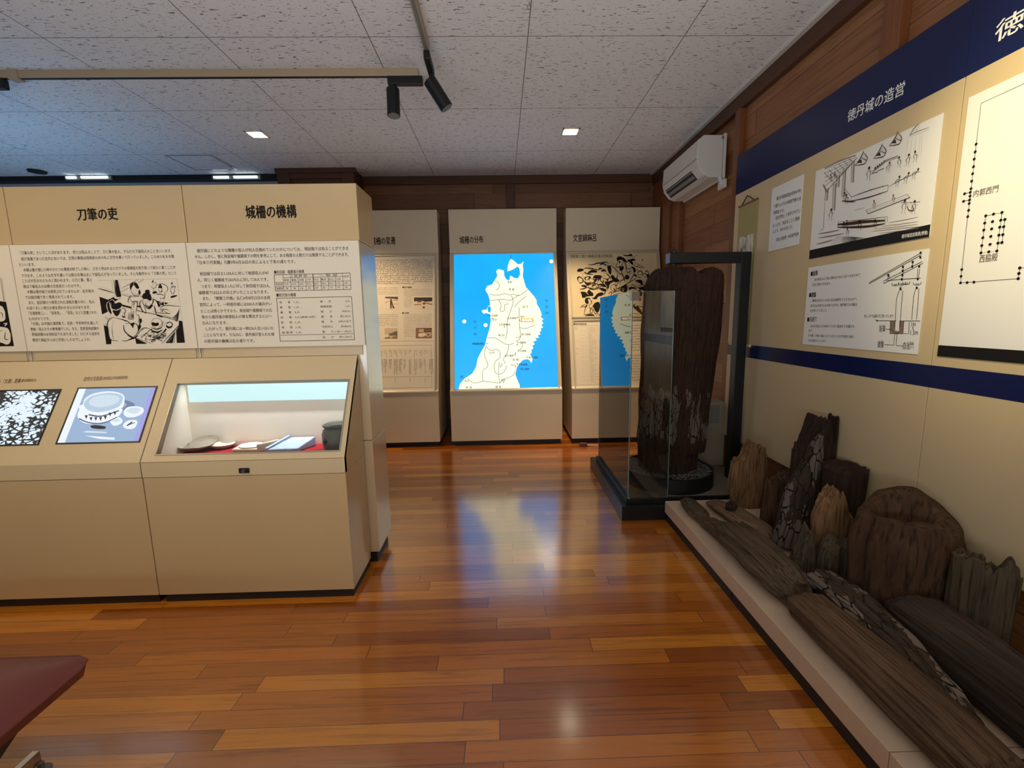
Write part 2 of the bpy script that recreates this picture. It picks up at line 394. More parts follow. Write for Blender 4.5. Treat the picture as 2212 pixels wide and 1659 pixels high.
# ------------------------------------------------------------------ room shell
XR, YB, XL = 1.81, 5.46, -6.6
struct('floor', MB().box(XL, XR + 0.1, -1.6, YB + 0.1, -0.06, 0.0), M['floor'])
struct('ceiling', MB().box(XL, XR + 0.1, -1.6, YB + 0.1, ZC, ZC + 0.06), M['ceiling'])
struct('wall_right', MB().box(XR + 0.012, XR + 0.1, -1.6, YB + 0.1, 0, ZC), M['wallY'])
struct('wall_back', MB().box(-2.40, XR + 0.012, YB, YB + 0.1, 0, ZC), M['wallX'])
M['pale_wall'] = plain('pale plaster', lin(176, 178, 180), 0.8)
struct('wall_back_left', MB().box(XL, -2.40, YB - 0.06, YB + 0.1, 0, ZC), M['pale_wall'])
struct('wall_left', MB().box(XL - 0.1, XL, -1.6, YB + 0.1, 0, ZC), M['pale_wall'])
# beams and posts of the timber walls
b = MB().box(XR - 0.03, XR + 0.012, -1.6, YB, 2.83, ZC); struct('trim_1', b, M['beamY'], bevel=0.004)
b = MB().box(-1.53, XR - 0.03, YB - 0.03, YB, 2.86, ZC); struct('trim_2', b, M['beam'], bevel=0.004)
for i, (a0, a1) in enumerate([(2.145, 2.245), (3.50, 3.57), (4.60, 4.66), (4.92, 5.43)]):
    d = 0.035 if i != 3 else 0.02
    struct('trim_%d' % (3 + i), MB().box(XR - d, XR + 0.012, a0, a1, 0, 2.83), M['post'], bevel=0.004)
struct('trim_7', MB().box(0.092, 0.193, YB - 0.025, YB, 0, 2.86), M['beam'], bevel=0.004)
struct('trim_8', MB().box(XR - 0.06, XR - 0.025, -1.6, YB, ZC - 0.016, ZC), M['white_plastic'])
struct('baseboard_right', MB().box(XR - 0.012, XR + 0.012, -1.6, YB, 0, 0.10), M['beamY'])
struct('baseboard_back', MB().box(-1.53, XR - 0.03, YB - 0.02, YB, 0, 0.10), M['beam'])
# boxed timber column behind the partition
b = MB().box(-2.34, -1.53, 5.14, YB, 0, ZC); b.box(-2.36, -1.51, 5.11, 5.14, 2.90, ZC)
b.box(-2.34, -2.21, 5.115, 5.14, 0, 2.90); b.box(-1.66, -1.53, 5.115, 5.14, 0, 2.90); b.box(-2.21, -1.66, 5.12, 5.14, 2.845, 2.90)
struct('trim_9', b, M['beam'], bevel=0.004)
# dark rail above the pale wall with strip lamps in it
struct('trim_10', MB().box(XL, -2.36, 5.30, 5.40, 2.90, ZC), M['black_soft'])
M['tube'] = emit('lit tube', (0.75, 0.93, 1.0), 1.6)
for k, (x0, x1, xm, y) in enumerate(((145, 233, 171, 383.5), (463, 556, 500, 383))):
    p0 = onY(x0, y, 5.27); p1 = onY(x1, y, 5.27); pm = onY(xm, y, 5.27); z = (p0.z + p1.z) / 2
    t = thing('strip_lamp', ((p0.x + p1.x) / 2, 5.28, z), ('slim lit strip lamp under the ceiling beside the dark ceiling vent', 'slim lit strip lamp under the ceiling behind the access hatch')[k], 'lamp', 'strip lamps behind the partition')
    MB().box(p0.x - 0.03, p1.x + 0.03, 5.275, 5.30, z - 0.02, z + 0.022).build('housing', M['grey_plastic'], t)
    MB().tube((p0.x, 5.262, z), (pm.x - 0.03, 5.262, z), 0.013).build('tube', M['tube'], t, smooth=True)
    MB().tube((pm.x + 0.03, 5.262, z), (p1.x, 5.262, z), 0.013).build('tube', M['tube'], t, smooth=True)
# ------------------------------------------------------------------ left display: wall units, desk and showcase
YF = 2.37; XE = -0.70
def dish_mats():
    M['clay'] = plain('grey earthenware', lin(126, 112, 96), 0.8, 0, 0.3, 0.35, 40)
    M['pale_clay'] = plain('pale earthenware', lin(186, 172, 150), 0.75, 0, 0.3, 0.2, 50)
    M['slate'] = plain('blue grey slate', lin(136, 150, 176), 0.5, 0, 0.4, 0.2, 40)
    M['white_clay'] = plain('white ware', lin(214, 210, 200), 0.6, 0, 0.3, 0.1, 60)
    M['dark_clay'] = plain('dark grey jar ware', lin(84, 84, 74), 0.6, 0, 0.4, 0.3, 50)
dish_mats()
FP = Plane((0, YF, 0), (1, 0, 0), (0, 0, 1))
BP = Plane((0, YF - 0.018, 0), (1, 0, 0), (0, 0, 1))
def wall_unit(x0, x1, label):
    t = thing('display_wall_unit', ((x0 + x1) / 2, YF + 0.14, 0), label, 'display panel', 'partition units with printed boards')
    g = 0.002
    MB().box(x0 + g, x1 - g, YF, 2.645, 0.07, 0.708).build('body', M['cream_gloss'], t, bevel=0.002)
    MB().box(x0 + g, x1 - g, YF, 2.645, 0.711, 1.744).build('body', M['cream_gloss'], t, bevel=0.002)
    MB().box(x0 + g, x1 - g, YF, 2.645, 1.747, 2.02).build('header', M['cream'], t, bevel=0.002)
    MB().box(x0 + 0.01, x1 - 0.02, YF + 0.02, 2.62, 0, 0.07).build('plinth', M['kick'], t)
    ib = MB().box(x0 + g, x1 - g, YF - 0.018, YF, 1.222, 1.744).build('info_board', M['board'], t, bevel=0.001)
    MB().box(x0 + 0.02, x1 - 0.02, YF - 0.006, YF, 1.172, 1.222).build('ledge', M['cream_soft'], t)
    return t, ib
t3, ib3 = wall_unit(-3.262, -2.407, 'far left cream partition unit, only an edge of its drawing in view')
t1, ib1 = wall_unit(-2.407, -1.553, 'cream partition unit headed 刀筆の吏 with a scribes drawing')
t2, ib2 = wall_unit(-1.553, XE, 'cream partition unit headed 城柵の機構, printed board with two tables')
INK = [M['ink'], M['board'], M['brown_ink'], M['grey_ink'], M['pale_ink']]
a = Art(FP); a.text('刀筆の吏', (167, 464), (254, 462), 0.062, bold=0.032); a.build('title_lettering', INK, t1)
a = Art(FP); a.text('城柵の機構', (531, 459), (640, 456.5), 0.067, bold=0.032); a.build('title_lettering', INK, t2)
# body text of the first board (crop 0,380 / 440 px over 1738)
a = Art(BP, (0, 380, 440 / 1738))
for s_, x0, x1, y0, y1 in [
    ('「刀筆の吏」ということばがあります。 吏とは役人のことで、刀と筆の役人、すなわち下級役人のことをいいます。', 172, 1465, 658, 640),
    ('紙が貴重であった古代においては、日常の事務は短冊状の木の札に文字を書いて行っていました。この木の札を木簡', 182, 1485, 710, 687),
    ('といいます。', 165, 300, 758, 756),
    ('木簡は書き損じた時やひとつの事務が終了した時に、刀子と呼ばれる小刀でその墨書面を削り取って新たに書くことが', 200, 1498, 804, 780),
    ('できます。このような文字を書いては削る仕事は主に下級役人が当っていました。そんな動作から「刀筆の吏」という', 184, 1503, 853, 829),
    ('ことばが生まれたものと思われます。小刀と筆、墨と', 190, 785, 897, 887), ('硯は下級役人の必携の文房具だったのです。', 200, 688, 945, 938),
    ('木簡は徳丹城では発見されていませんが、岩手県内', 232, 800, 990, 983), ('では胆沢城で多く発見されています。', 216, 628, 1037, 1031),
    ('また、胆沢城から発見された漆紙文書の中に、役人', 246, 808, 1082, 1074), ('の涙ぐましい努力の跡を思わせるものがあります。', 230, 772, 1129, 1121),
    ('「文選巻第二」、「見見見」、「吾吾」などと習書された', 247, 825, 1173, 1165), ('ものがそうです。', 246, 428, 1220, 1218),
    ('「文選」は中国の漢詩集で、奈良・平安時代を通して', 270, 838, 1262, 1254), ('貴族・官人たちの教育書でした。また、官吏登用試験や', 262, 845, 1309, 1301),
    ('昇級試験の必須科目でもありました。ひたすら出世を', 273, 850, 1353, 1346), ('夢見て暗記するほど手習いしたのでしょうか。', 280, 772, 1402, 1395)]:
    a.text(s_, (x0, y0), (x1, y1), 0.018, 2)
a.build('printed_text', INK, ib1)
# scribes drawing (crop 205,595 / 200 px over 2141)
a = Art(BP, (205, 595, 200 / 2141))
def F(*p, c=0, lay=0, sm=False): a.fill(p, c, lay, sm)
def L(*p, w=9, c=0, lay=4, tp=True): a.line(p, w * 1.35, c, lay, True, tp)
F((466, 108), (528, 106), (612, 478), (585, 500), (500, 498), (482, 380)); L((440, 110), (470, 300), (478, 480), w=10); L((390, 120), (432, 400), w=5); L((570, 120), (600, 320), w=4)
L((80, 300), (250, 345), (440, 402), w=14); L((110, 252), (420, 350), w=4); L((600, 380), (780, 290), w=12); L((620, 300), (820, 190), (1010, 95), w=6); L((1000, 175), (1125, 95), w=12)
F((105, 492), (310, 562), (440, 495), (470, 520), (600, 520), (470, 600), (300, 640), (280, 720), (300, 840), (168, 902)); L((445, 510), (520, 535), (610, 500), w=16, c=1, lay=2)
L((620, 440), (830, 500), w=14); L((620, 410), (860, 470), w=6); F((630, 670), (840, 725), (845, 768), (630, 712)); F((975, 690), (1060, 705), (1062, 745), (972, 728))
# woman with parted hair
F((815, 310), (810, 230), (850, 180), (900, 160), (960, 170), (1010, 240), (1022, 300), (960, 300), (900, 220), (845, 300), (835, 340), sm=True); L((900, 165), (895, 220), w=10, c=1, lay=2)
F((1020, 330), (1055, 370), (1052, 440), (1015, 430), sm=True); L((830, 320), (850, 390), (890, 440), (940, 468), (1000, 440), (1022, 340), w=7); L((880, 358), (912, 362), w=7); L((945, 358), (985, 350), w=7); L((930, 432), (960, 434), w=8); L((935, 395), (925, 412), (945, 418), w=4)
F((895, 455), (950, 488), (1020, 460), (1015, 490), (920, 490)); L((870, 450), (800, 500), (770, 590), (790, 640), w=8); L((1020, 450), (1100, 500), (1140, 560), w=8); L((830, 540), (850, 600), (980, 620), (1000, 580), w=6); L((780, 580), (850, 490), (960, 490), w=5)
# tablet held up
L((850, 610), (985, 610), (950, 870), w=10); L((870, 610), (845, 850), w=9); L((895, 640), (910, 640), (905, 690), w=12, c=2); L((885, 640), (880, 700), w=7, c=2); L((905, 700), (900, 740), w=14, c=2); L((880, 780), (890, 800), w=22); L((900, 830), (910, 850), w=18)
for k in range(7): L((790 + k * 18, 860 - k * 6), (770 + k * 22, 980), (800 + k * 16, 1030), w=5)
L((850, 900), (880, 1000), w=16); L((900, 890), (870, 930), (910, 960), w=10)
# man with topknot
F((1160, 400), (1165, 345), (1215, 330), (1265, 345), (1270, 410), (1300, 470), (1310, 560), (1270, 585), (1200, 545), (1120, 540), (1095, 480), (1120, 425), sm=True)
L((1120, 560), (1110, 640), (1160, 700), (1215, 750), (1290, 700), (1340, 640), (1360, 560), (1320, 520), w=12); F((1180, 745), (1240, 755), (1320, 680), (1350, 690), (1275, 785), (1220, 770)); L((1140, 600), (1165, 605), w=9); L((1200, 595), (1260, 600), w=10); L((1190, 620), (1175, 670), (1205, 672), w=7); L((1170, 690), (1215, 712), (1245, 700), w=16); L((1270, 640), (1280, 690), w=7); L((1310, 560), (1350, 575), (1330, 640), w=8)
L((1090, 560), (1040, 640), (1080, 780), (1140, 850), (1200, 875), w=14); L((1130, 700), (1170, 780), (1190, 870), w=8); L((1340, 540), (1440, 600), (1490, 720), w=14); L((1375, 700), (1400, 800), (1430, 900), w=16); L((1330, 820), (1400, 850), w=8); L((1350, 870), (1420, 880), w=8); L((970, 790), (1050, 830), (1120, 850), w=8)
L((1430, 850), (1540, 870), (1700, 880), w=10); L((1510, 800), (1560, 780), (1700, 790), w=10); L((1600, 820), (1700, 880), (1750, 870), w=10); L((1680, 800), (1750, 830), w=9); F((1520, 830), (1600, 790), (1560, 840)); F((1400, 570), (1480, 600), (1500, 680), (1470, 740), (1440, 640))
# paper stack
L((1500, 760), (1640, 690), (1980, 720), w=10); L((1960, 770), (1900, 900), (1800, 980), w=9); L((1570, 910), (1700, 960), (1790, 985), w=8)
for k in range(6): L((1955 - k * 4, 800 + k * 38), (1900, 900 + k * 30), (1790 + k * 16, 985 + k * 14), w=10)
F((1430, 895), (1570, 935), (1565, 975), (1430, 935)); L((960, 810), (1440, 910), (1940, 1060), w=9)
# standing figures behind
F((1310, 155), (1330, 130), (1345, 95), (1360, 150), (1320, 163)); L((1320, 180), (1400, 160), (1430, 220), (1390, 290), (1320, 280), (1300, 240), w=6); L((1340, 220), (1370, 215), w=16); L((1340, 290), (1370, 370), w=9); F((1330, 395), (1400, 360), (1440, 400), (1360, 425), sm=True)
F((1465, 290), (1480, 240), (1510, 195), (1550, 250), (1555, 300), (1500, 290), sm=True); L((1470, 310), (1500, 380), (1550, 360), (1560, 300), w=7); L((1440, 230), (1540, 190), (1660, 240), (1690, 320), (1640, 390), w=8); L((1620, 380), (1610, 520), (1500, 520), w=8); F((1530, 380), (1560, 340), (1555, 390)); L((1420, 440), (1520, 430), (1600, 470), w=10); L((1430, 400), (1500, 450), w=8); L((1520, 520), (1530, 640), w=7); L((1610, 500), (1600, 610), w=8)
F((1540, 630), (1590, 610), (1600, 690), (1530, 690)); F((1630, 620), (1700, 640), (1640, 670), (1600, 650)); L((1480, 590), (1520, 650), (1490, 730), w=14)
F((1745, 215), (1785, 145), (1810, 210), (1780, 190)); L((1760, 230), (1790, 260), (1820, 220), w=7); L((1740, 300), (1800, 270), (1860, 250), (1850, 300), w=8); L((1770, 300), (1760, 360), (1800, 430), (1850, 360), (1830, 300), w=7); F((1750, 510), (1780, 470), (1890, 455), (1900, 475), (1820, 510), (1770, 520), sm=True)
# scribe in the front
F((350, 600), (400, 570), (450, 610), (470, 650), (560, 620), (620, 650), (625, 700), (560, 770), (440, 785), (380, 740), sm=True); L((360, 590), (400, 560), (450, 590), (480, 640), w=9, c=1, lay=3)
F((330, 620), (300, 640), (290, 720), (320, 830), (370, 885), (390, 880), (370, 800), (345, 720), sm=True); L((350, 610), (300, 620), (275, 690), (300, 800), (360, 885), w=9, c=1, lay=3); L((370, 630), (395, 720), w=8, c=1, lay=3)
F((418, 800), (600, 780), (590, 820), (560, 900), (500, 945), (440, 880), sm=True); L((410, 795), (520, 800), (620, 750), w=12, c=1, lay=3)
L((620, 760), (690, 760), (710, 840), (680, 890), (700, 940), (640, 960), w=9); L((640, 770), (670, 760), w=12); L((540, 840), (570, 830), (560, 880), w=7); F((600, 820), (620, 850), (600, 850)); L((650, 870), (690, 875), w=12); F((610, 920), (690, 950), (720, 980), (650, 975))
L((440, 960), (340, 1020), (290, 1120), (310, 1260), (330, 1400), (380, 1490), (540, 1510), w=13); L((440, 970), (600, 1010), (760, 1060), (830, 1130), (900, 1220), w=11); L((400, 1180), (410, 1350), (435, 1480), w=6); L((440, 1010), (400, 1180), w=4)
F((620, 1505), (740, 1500), (860, 1440), (940, 1450), (820, 1490), (700, 1520), sm=True); L((670, 1150), (690, 1280), (790, 1380), (880, 1420), w=16); L((700, 1120), (800, 1100), (870, 1180), w=6); L((880, 1130), (960, 1120), (1010, 1220), (990, 1330), (900, 1420), w=13); F((740, 1370), (820, 1390), (900, 1430), (1000, 1370), (990, 1410), (900, 1470), (800, 1420))
F((820, 1110), (920, 1080), (900, 1160), (880, 1220)); L((640, 1000), (700, 1050), (760, 1050), w=10); L((950, 880), (1030, 960), (1000, 1100), w=9); F((1030, 1010), (1080, 1000), (1085, 1080), (1050, 1120), (1070, 1190), (1010, 1290), (990, 1340), (1005, 1180), (1030, 1100), sm=True); L((1080, 1050), (1135, 1046), w=8)
F((205, 1150), (290, 1180), (300, 1260), (330, 1420), (385, 1490), (378, 1590), (265, 1592)); L((200, 1105), (300, 1165), w=8); L((240, 960), (330, 1000), w=14); L((250, 1000), (320, 1030), w=12); L((370, 890), (340, 1000), w=5)
# desk top with inkstone
F((930, 1440), (1200, 1570), (1190, 1582), (960, 1582)); L((945, 1440), (1300, 1570), w=13); L((1940, 1070), (1950, 1150), (1550, 1570), w=11); L((1960, 1130), (1640, 1560), w=8); F((1945, 1040), (2025, 1060), (2085, 1555), (1895, 1560), (1880, 1270), (1940, 1180)); F((1860, 1290), (1640, 1562), (1800, 1562), (1830, 1400)); L((1860, 1300), (1830, 1560), w=18); L((1700, 1540), (1790, 1430), w=8, c=1, lay=3)
a.dot(1440, 1110, 130, 0, 1); a.dot(1440, 1108, 120, 1, 2); F((1310, 1110), (1360, 1080), (1400, 1100), (1470, 1090), (1480, 1150), (1400, 1175), (1330, 1150), lay=3, sm=True); L((1300, 1200), (1430, 1250), (1560, 1200), w=12); L((1300, 1230), (1330, 1280), (1450, 1310), (1560, 1260), w=24); L((1600, 1050), (1460, 1240), w=14); L((1320, 1220), (1540, 1230), w=5)
L((1660, 1110), (1720, 1080), (1780, 1100), (1790, 1160), (1720, 1190), (1650, 1150), w=14, tp=False); L((1650, 1170), (1710, 1210), (1790, 1180), w=24); L((1640, 1090), (1590, 1180), w=10); F((1555, 1330), (1640, 1220), (1665, 1250), (1600, 1330))
L((1000, 1360), (1090, 1240), (1180, 1210), (1280, 1240), w=10); L((1070, 1440), (1290, 1250), w=22); L((1040, 1400), (1200, 1330), w=9); L((1090, 1250), (1130, 1260), w=14)
rnd = random.Random(4)
for k in range(150):
    x = rnd.gauss(1400, 130); y = rnd.gauss(1420, 55)
    if 1140 < x < 1640 and 1290 < y < 1550: L((x, y), (x + rnd.uniform(10, 46), y + rnd.uniform(-22, 14)), w=rnd.uniform(5, 11), tp=False)
L((60, 115), (1900, 72), w=2.5, c=3, tp=False); L((1900, 72), (2085, 1555), w=2.5, c=3, tp=False)
a.build('scribes_drawing', INK, ib1)
# left fragment of drawing (crop 0,560 / 60 px over 498)
a = Art(BP, (0, 560, 60 / 498))
F((-420, 700), (110, 765), (252, 1558), (-300, 1565)); F((-300, 800), (0, 830), (70, 890), (95, 980), (60, 1110), (-300, 1100), c=1, lay=1, sm=True); F((-300, 1230), (90, 1220), (180, 1310), (195, 1400), (185, 1490), (120, 1530), (0, 1490), (-300, 1480), c=1, lay=1, sm=True)
L((10, 335), (75, 750), w=9); L((35, 330), (90, 750), w=5); L((70, 1160), (130, 1150), (90, 1200), w=14, c=1, lay=4); L((100, 1300), (95, 1430), (160, 1430), w=9); L((0, 1290), (50, 1270), w=9); L((0, 960), (40, 970), (60, 1050), w=7)
a.build('drawing', INK, ib3)
# second board (crop 400,380 / 450 px over 1778)
a = Art(BP, (400, 380, 450 / 1778))
for s_, x0, x1, y0, y1 in [
    ('徳丹城にどのような職種の役人が何人位務めていたのかについては、 現段階では知ることができま', 100, 1392, 640, 618),
    ('せん。しかし、仮に秋田城や雄勝城での例を参考にして、ある程度の人数だけは推察することができます。', 82, 1396, 690, 671),
    ('『日本三代実録』元慶3年6月26日の条によると下表の通りです。', 106, 940, 740, 732), ('秋田城では兵士1,103人に対して幹部役人が47', 126, 712, 836, 828),
    ('人、同じく雄勝城では670人に対して30人です。', 104, 708, 890, 883), ('つまり、幹部役人1人に対して秋田城では23人、', 136, 728, 943, 937),
    ('雄勝城では22人の兵士がいたことになります。', 116, 710, 997, 990), ('また、『類聚三代格』弘仁6年8月23日の太政', 152, 727, 1047, 1039),
    ('官符によって、一時徳丹城には500人の鎮兵がい', 126, 738, 1100, 1092), ('たことは明らかですから、秋田城や雄勝城での比', 134, 741, 1155, 1146),
    ('率から徳丹城の幹部役人の数を算出すると21〜', 142, 741, 1206, 1196), ('22人になります。', 146, 360, 1255, 1253), ('したがって、徳丹城には一時520人位いはいた', 178, 755, 1306, 1299),
    ('ことになります。ちなみに、徳丹城が造られた頃', 160, 760, 1358, 1351), ('の胆沢城の機構は右の通りです。', 164, 592, 1411, 1407),
    ('■秋田城・雄勝城の機構', 760, 1015, 822, 816), ('■胆沢城の機構', 780, 945, 1018, 1015)]:
    a.text(s_, (x0, y0), (x1, y1), 0.0195, 2, bold=0.006)
a.build('printed_text', INK, ib2)
a = Art(BP, (400, 380, 450 / 1778))
def G(x0, y0, x1, y1, w=3): a.line([(x0, y0), (x1, y1)], w, 2, 1, False)
def lerp(p, q, t): return (p[0] + (q[0] - p[0]) * t, p[1] + (q[1] - p[1]) * t)
tl, tr, br, bl = (760, 845), (1408, 829), (1416, 968), (770, 982)
for e in ((tl, tr), (tr, br), (br, bl), (bl, tl)): G(*e[0], *e[1], 4)
for f in (0.2, 0.48, 0.74):
    p, q = lerp(tl, bl, f), lerp(tr, br, f); p = lerp(p, q, 0.12) if f == 0.2 else p; q = lerp(p, q, 0.9) if f == 0.2 else q; G(*p, *q)
for f in (0.115, 0.21, 0.31, 0.41, 0.51, 0.61, 0.705, 0.8, 0.9):
    g = 0.0 if f in (0.115, 0.51, 0.9) else 0.2; p = lerp(lerp(tl, tr, f), lerp(bl, br, f), g); G(*p, *lerp(bl, br, f), 6 if f == 0.51 else 3)
def cell(s_, u0, u1, v):
    p = lerp(lerp(tl, tr, u0), lerp(bl, br, u0), v); q = lerp(lerp(tl, tr, u1), lerp(bl, br, u1), v); a.text(s_, p, q, 0.0125, 2)
cell('上 級 幹 部', 0.2, 0.43, 0.1); cell('一 般 部', 0.59, 0.83, 0.1)
for k, s_ in enumerate(['幹部', '軍毅', '大毅', '小計', '兵士', '鎮兵', '兵士', '小計']): cell(s_, 0.125 + k * 0.0975, 0.19 + k * 0.0975, 0.35)
cell('合計', 0.915, 0.985, 0.2); cell('秋田城', 0.015, 0.105, 0.6); cell('雄勝城', 0.015, 0.105, 0.86)
for k, s_ in enumerate(['7人', '16人', '24人', '47人', '500人', '450人', '153人', '1,103人', '1,150人']): cell(s_, 0.125 + k * 0.0975, 0.19 + k * 0.0975, 0.6)
for k, s_ in enumerate(['5', '9', '16', '30', '200', '300', '170', '670', '700']): cell(s_, 0.14 + k * 0.0975, 0.175 + k * 0.0975, 0.86)
tl, tr, br, bl = (780, 1044), (1420, 1030), (1446, 1398), (812, 1411)
for e in ((tl, tr), (tr, br), (br, bl), (bl, tl)): G(*e[0], *e[1], 4)
G(*lerp(tl, bl, 0.86), *lerp(tr, br, 0.86))
for k, (r1, n1, r2, n2) in enumerate([('将　　軍', '1人', '傔　　仗', '5人'), ('軍　　監', '1人', '蝦夷訳語', '1人'), ('軍　　曹', '2人', '健　　士', '300人'), ('府　　掌', '2人(承和10年)', '護　　身', '約145人'), ('医　　師', '1人', '鎮　　兵', '500人以下'), ('弩　　師', '1人', '令制兵士', '約400人'), ('陰 陽 師', '1人', '事　　力', '118〜150人')]):
    v = 0.1 + k * 0.117
    cell(r1, 0.035, 0.18, v); cell(n1, 0.225, 0.3 if len(n1) < 4 else 0.5, v); cell(r2, 0.575, 0.725, v); cell(n2, 0.985 - 0.028 * (len(n2) + 0.5), 0.975, v)
cell('総　　計', 0.575, 0.725, 0.93); cell('約1,500人', 0.80, 0.975, 0.93)
a.build('tables', INK, ib2)

# ---- slanting desk and showcase
SLO = Plane((0, 2.058, 0.715), (1, 0, 0), (0, 0.292, 0.455)); SL = math.hypot(0.292, 0.455)
def desk_base(t, x0, x1, solid):
    g = 0.0025
    MB().box(x0 + g, x1 - g, 2.060, 2.352, 0.045, 0.638).build('cabinet', M['cream'], t, bevel=0.002)
    MB().box(x0 + 0.02, x1 - 0.012, 2.075, 2.35, 0, 0.045).build('plinth', M['kick'], t)
    if solid:
        MB().prism([(2.058, 0.641), (2.058, 0.715), (2.350, 1.170), (2.352, 1.170), (2.352, 0.641)], 'x', x0 + g, x1 - g).build('sloped_top', M['cream_soft'], t, bevel=0.002)
td = thing('display_desk', (-2.16, 2.2, 0), 'cream sloping desk with two lit photo panels, left of the glass showcase', 'display desk')
desk_base(td, -2.632, -1.686, True)
tc = thing('display_case', (-1.214, 2.2, 0), 'cream sloping showcase with glass window over pottery and inkstones', 'display case')
desk_base(tc, -1.686, -0.743, False)
x0, x1 = -1.6835, -0.7455
wx0, wx1 = -1.628, -0.768; v0 = 0.030; v1 = 0.405          # window opening on the slope
b = MB(); b.box(x0, x1, 2.058, 2.083, 0.641, 0.712)
b.slab(SLO, x0, x1, 0, v0, -0.02, 0); b.slab(SLO, x0, x1, v1, SL, -0.02, 0); b.slab(SLO, x0, wx0, v0, v1, -0.02, 0); b.slab(SLO, wx1, x1, v0, v1, -0.02, 0)
b.build('sloped_top', M['cream_soft'], tc)
side = [(2.0585, 0.641), (2.0585, 0.713), (2.350, 1.168), (2.352, 1.168), (2.352, 0.641)]
MB().prism(side, 'x', x1 - 0.006, x1).build('side_panel', M['cream'], tc); MB().prism(side, 'x', x0, x0 + 0.006).build('side_panel', M['cream'], tc)
b = MB(); b.box(x0 + 0.006, x1 - 0.006, 2.084, 2.352, 0.69, 0.704); b.box(x0 + 0.006, x1 - 0.006, 2.340, 2.352, 0.704, 1.14)
b.prism([(2.10, 0.704), (2.34, 0.704), (2.34, 1.10)], 'x', wx0 - 0.014, wx0 - 0.004); b.prism([(2.10, 0.704), (2.34, 0.704), (2.34, 1.10)], 'x', wx1 + 0.004, wx1 + 0.014)
b.build('liner', M['liner'], tc)
MB().box(wx0 + 0.02, wx1 - 0.01, 2.10, 2.337, 0.7045, 0.7075).build('red_cloth', M['red_cloth'], tc)
M['glow'] = emit('pale cyan diffuser', (0.68, 0.96, 0.97), 0.78)  # lamp wash on the back wall, put in as a glowing band
MB().box(wx0 + 0.01, wx1 - 0.005, 2.3345, 2.3395, 0.945, 1.125).build('wall_glow_band', M['glow'], tc)
b = MB(); b.frame(SLO, wx0, wx1, v0, v1, 0.007, -0.018, 0.003); b.build('window_frame', M['alu_grey'], tc, bevel=0.001)
MB().slab(SLO, wx0 + 0.005, wx1 - 0.005, v0 + 0.005, v1 - 0.005, -0.012, -0.008).build('glass_pane', M['glass_face'], tc)
lp = FP.__class__((0, 2.058, 0), (1, 0, 0), (0, 0, 1)); q = lp.hit(528, 1016)
lk = MB().box(q.x - 0.024, q.x + 0.024, 2.052, 2.058, q.y - 0.012, q.y + 0.012).build('lock', M['black'], tc, bevel=0.002)
MB().tube((q.x, 2.0455, q.y), (q.x, 2.052, q.y), 0.008).build('key_cylinder', M['steel'], lk, smooth=True)
cl = area('showcase_tube', (-1.2, 2.312, 1.088), (-1.2, 2.290, 0.7), 12.0, (0.9, 0.97, 1.0), 0.8, 0.025); cl.data.spread = math.radians(75)

# lit photo panels in the desk
def lightbox(corners, name):
    P = [SLO.hit(*c) for c in corners]; x0 = (P[0].x + P[3].x) / 2; x1 = (P[1].x + P[2].x) / 2; y1 = (P[0].y + P[1].y) / 2; y0 = (P[2].y + P[3].y) / 2
    f = MB().frame(SLO, x0, x1, y0, y1, 0.006, 0, 0.004).build('photo_frame', M['black'], td); return x0 + 0.006, x1 - 0.006, y0 + 0.006, y1 - 0.006, f
EM = [emit('lit blue %d' % i, lin(*c)[:3], s_ * 0.8, (0.03, 0.03, 0.03), 0.6) for i, (c, s_) in enumerate([((150, 178, 212), 0.95), ((232, 240, 252), 1.0), ((160, 160, 232), 0.95), ((206, 224, 238), 0.95), ((60, 76, 100), 0.9), ((18, 24, 36), 0.6), ((104, 130, 164), 0.9), ((180, 204, 226), 0.95)])]
x0, x1, y0, y1, fr = lightbox([(175, 838), (346, 834), (297, 957), (115, 959)], 'a')
a = Art(SLO, (0, 750, 440 / 1281), base=0.0012)
a.uvfill([Vector((x0, y0)), Vector((x1, y0)), Vector((x1, y1)), Vector((x0, y1))], 0, 0)
xw = x0 + (x1 - x0) * 0.09; xp = x0 + (x1 - x0) * 0.935
a.uvfill([Vector((x0, y0)), Vector((xw, y0)), Vector((xw, y1)), Vector((x0, y1))], 1, 1); a.uvfill([Vector((xp, y0)), Vector((x1, y0)), Vector((x1, y1)), Vector((xp, y1))], 2, 1)
F((770, 330), (850, 360), (800, 400), (760, 380), c=6, lay=1, sm=True)
F((490, 440), (500, 395), (525, 360), (780, 350), (775, 390), (740, 440), (640, 475), (540, 480), c=1, lay=1, sm=True)
F((525, 350), (570, 300), (680, 278), (770, 295), (785, 340), (760, 390), (640, 425), (560, 415), c=1, lay=2, sm=True); F((530, 355), (575, 310), (680, 288), (765, 302), (772, 340), (740, 380), (640, 408), (560, 398), c=7, lay=3, sm=True); F((560, 350), (600, 312), (690, 300), (750, 315), (745, 345), (690, 370), (610, 378), c=3, lay=4, sm=True)
for k in range(7):
    x = 535 + k * 30; y = 435 + (18 if 0 < k < 5 else 6) - max(0, k - 3) * 8; F((x, y - 12), (x + 20, y - 12), (x + 10, y + 12), c=5, lay=4)
a.line([(560, 425), (640, 435), (750, 400)], 8, 4, 4); a.line([(500, 450), (560, 475), (650, 478), (740, 440)], 6, 4, 4)
F((778, 415), (800, 380), (860, 372), (902, 385), (900, 415), (850, 440), (800, 440), c=1, lay=2, sm=True); F((800, 405), (820, 385), (870, 382), (885, 400), (850, 420), c=3, lay=3, sm=True)
F((695, 470), (710, 445), (745, 440), (770, 455), (765, 480), (720, 495), c=1, lay=2, sm=True); F((705, 460), (740, 450), (760, 462), (730, 472), c=3, lay=3, sm=True)
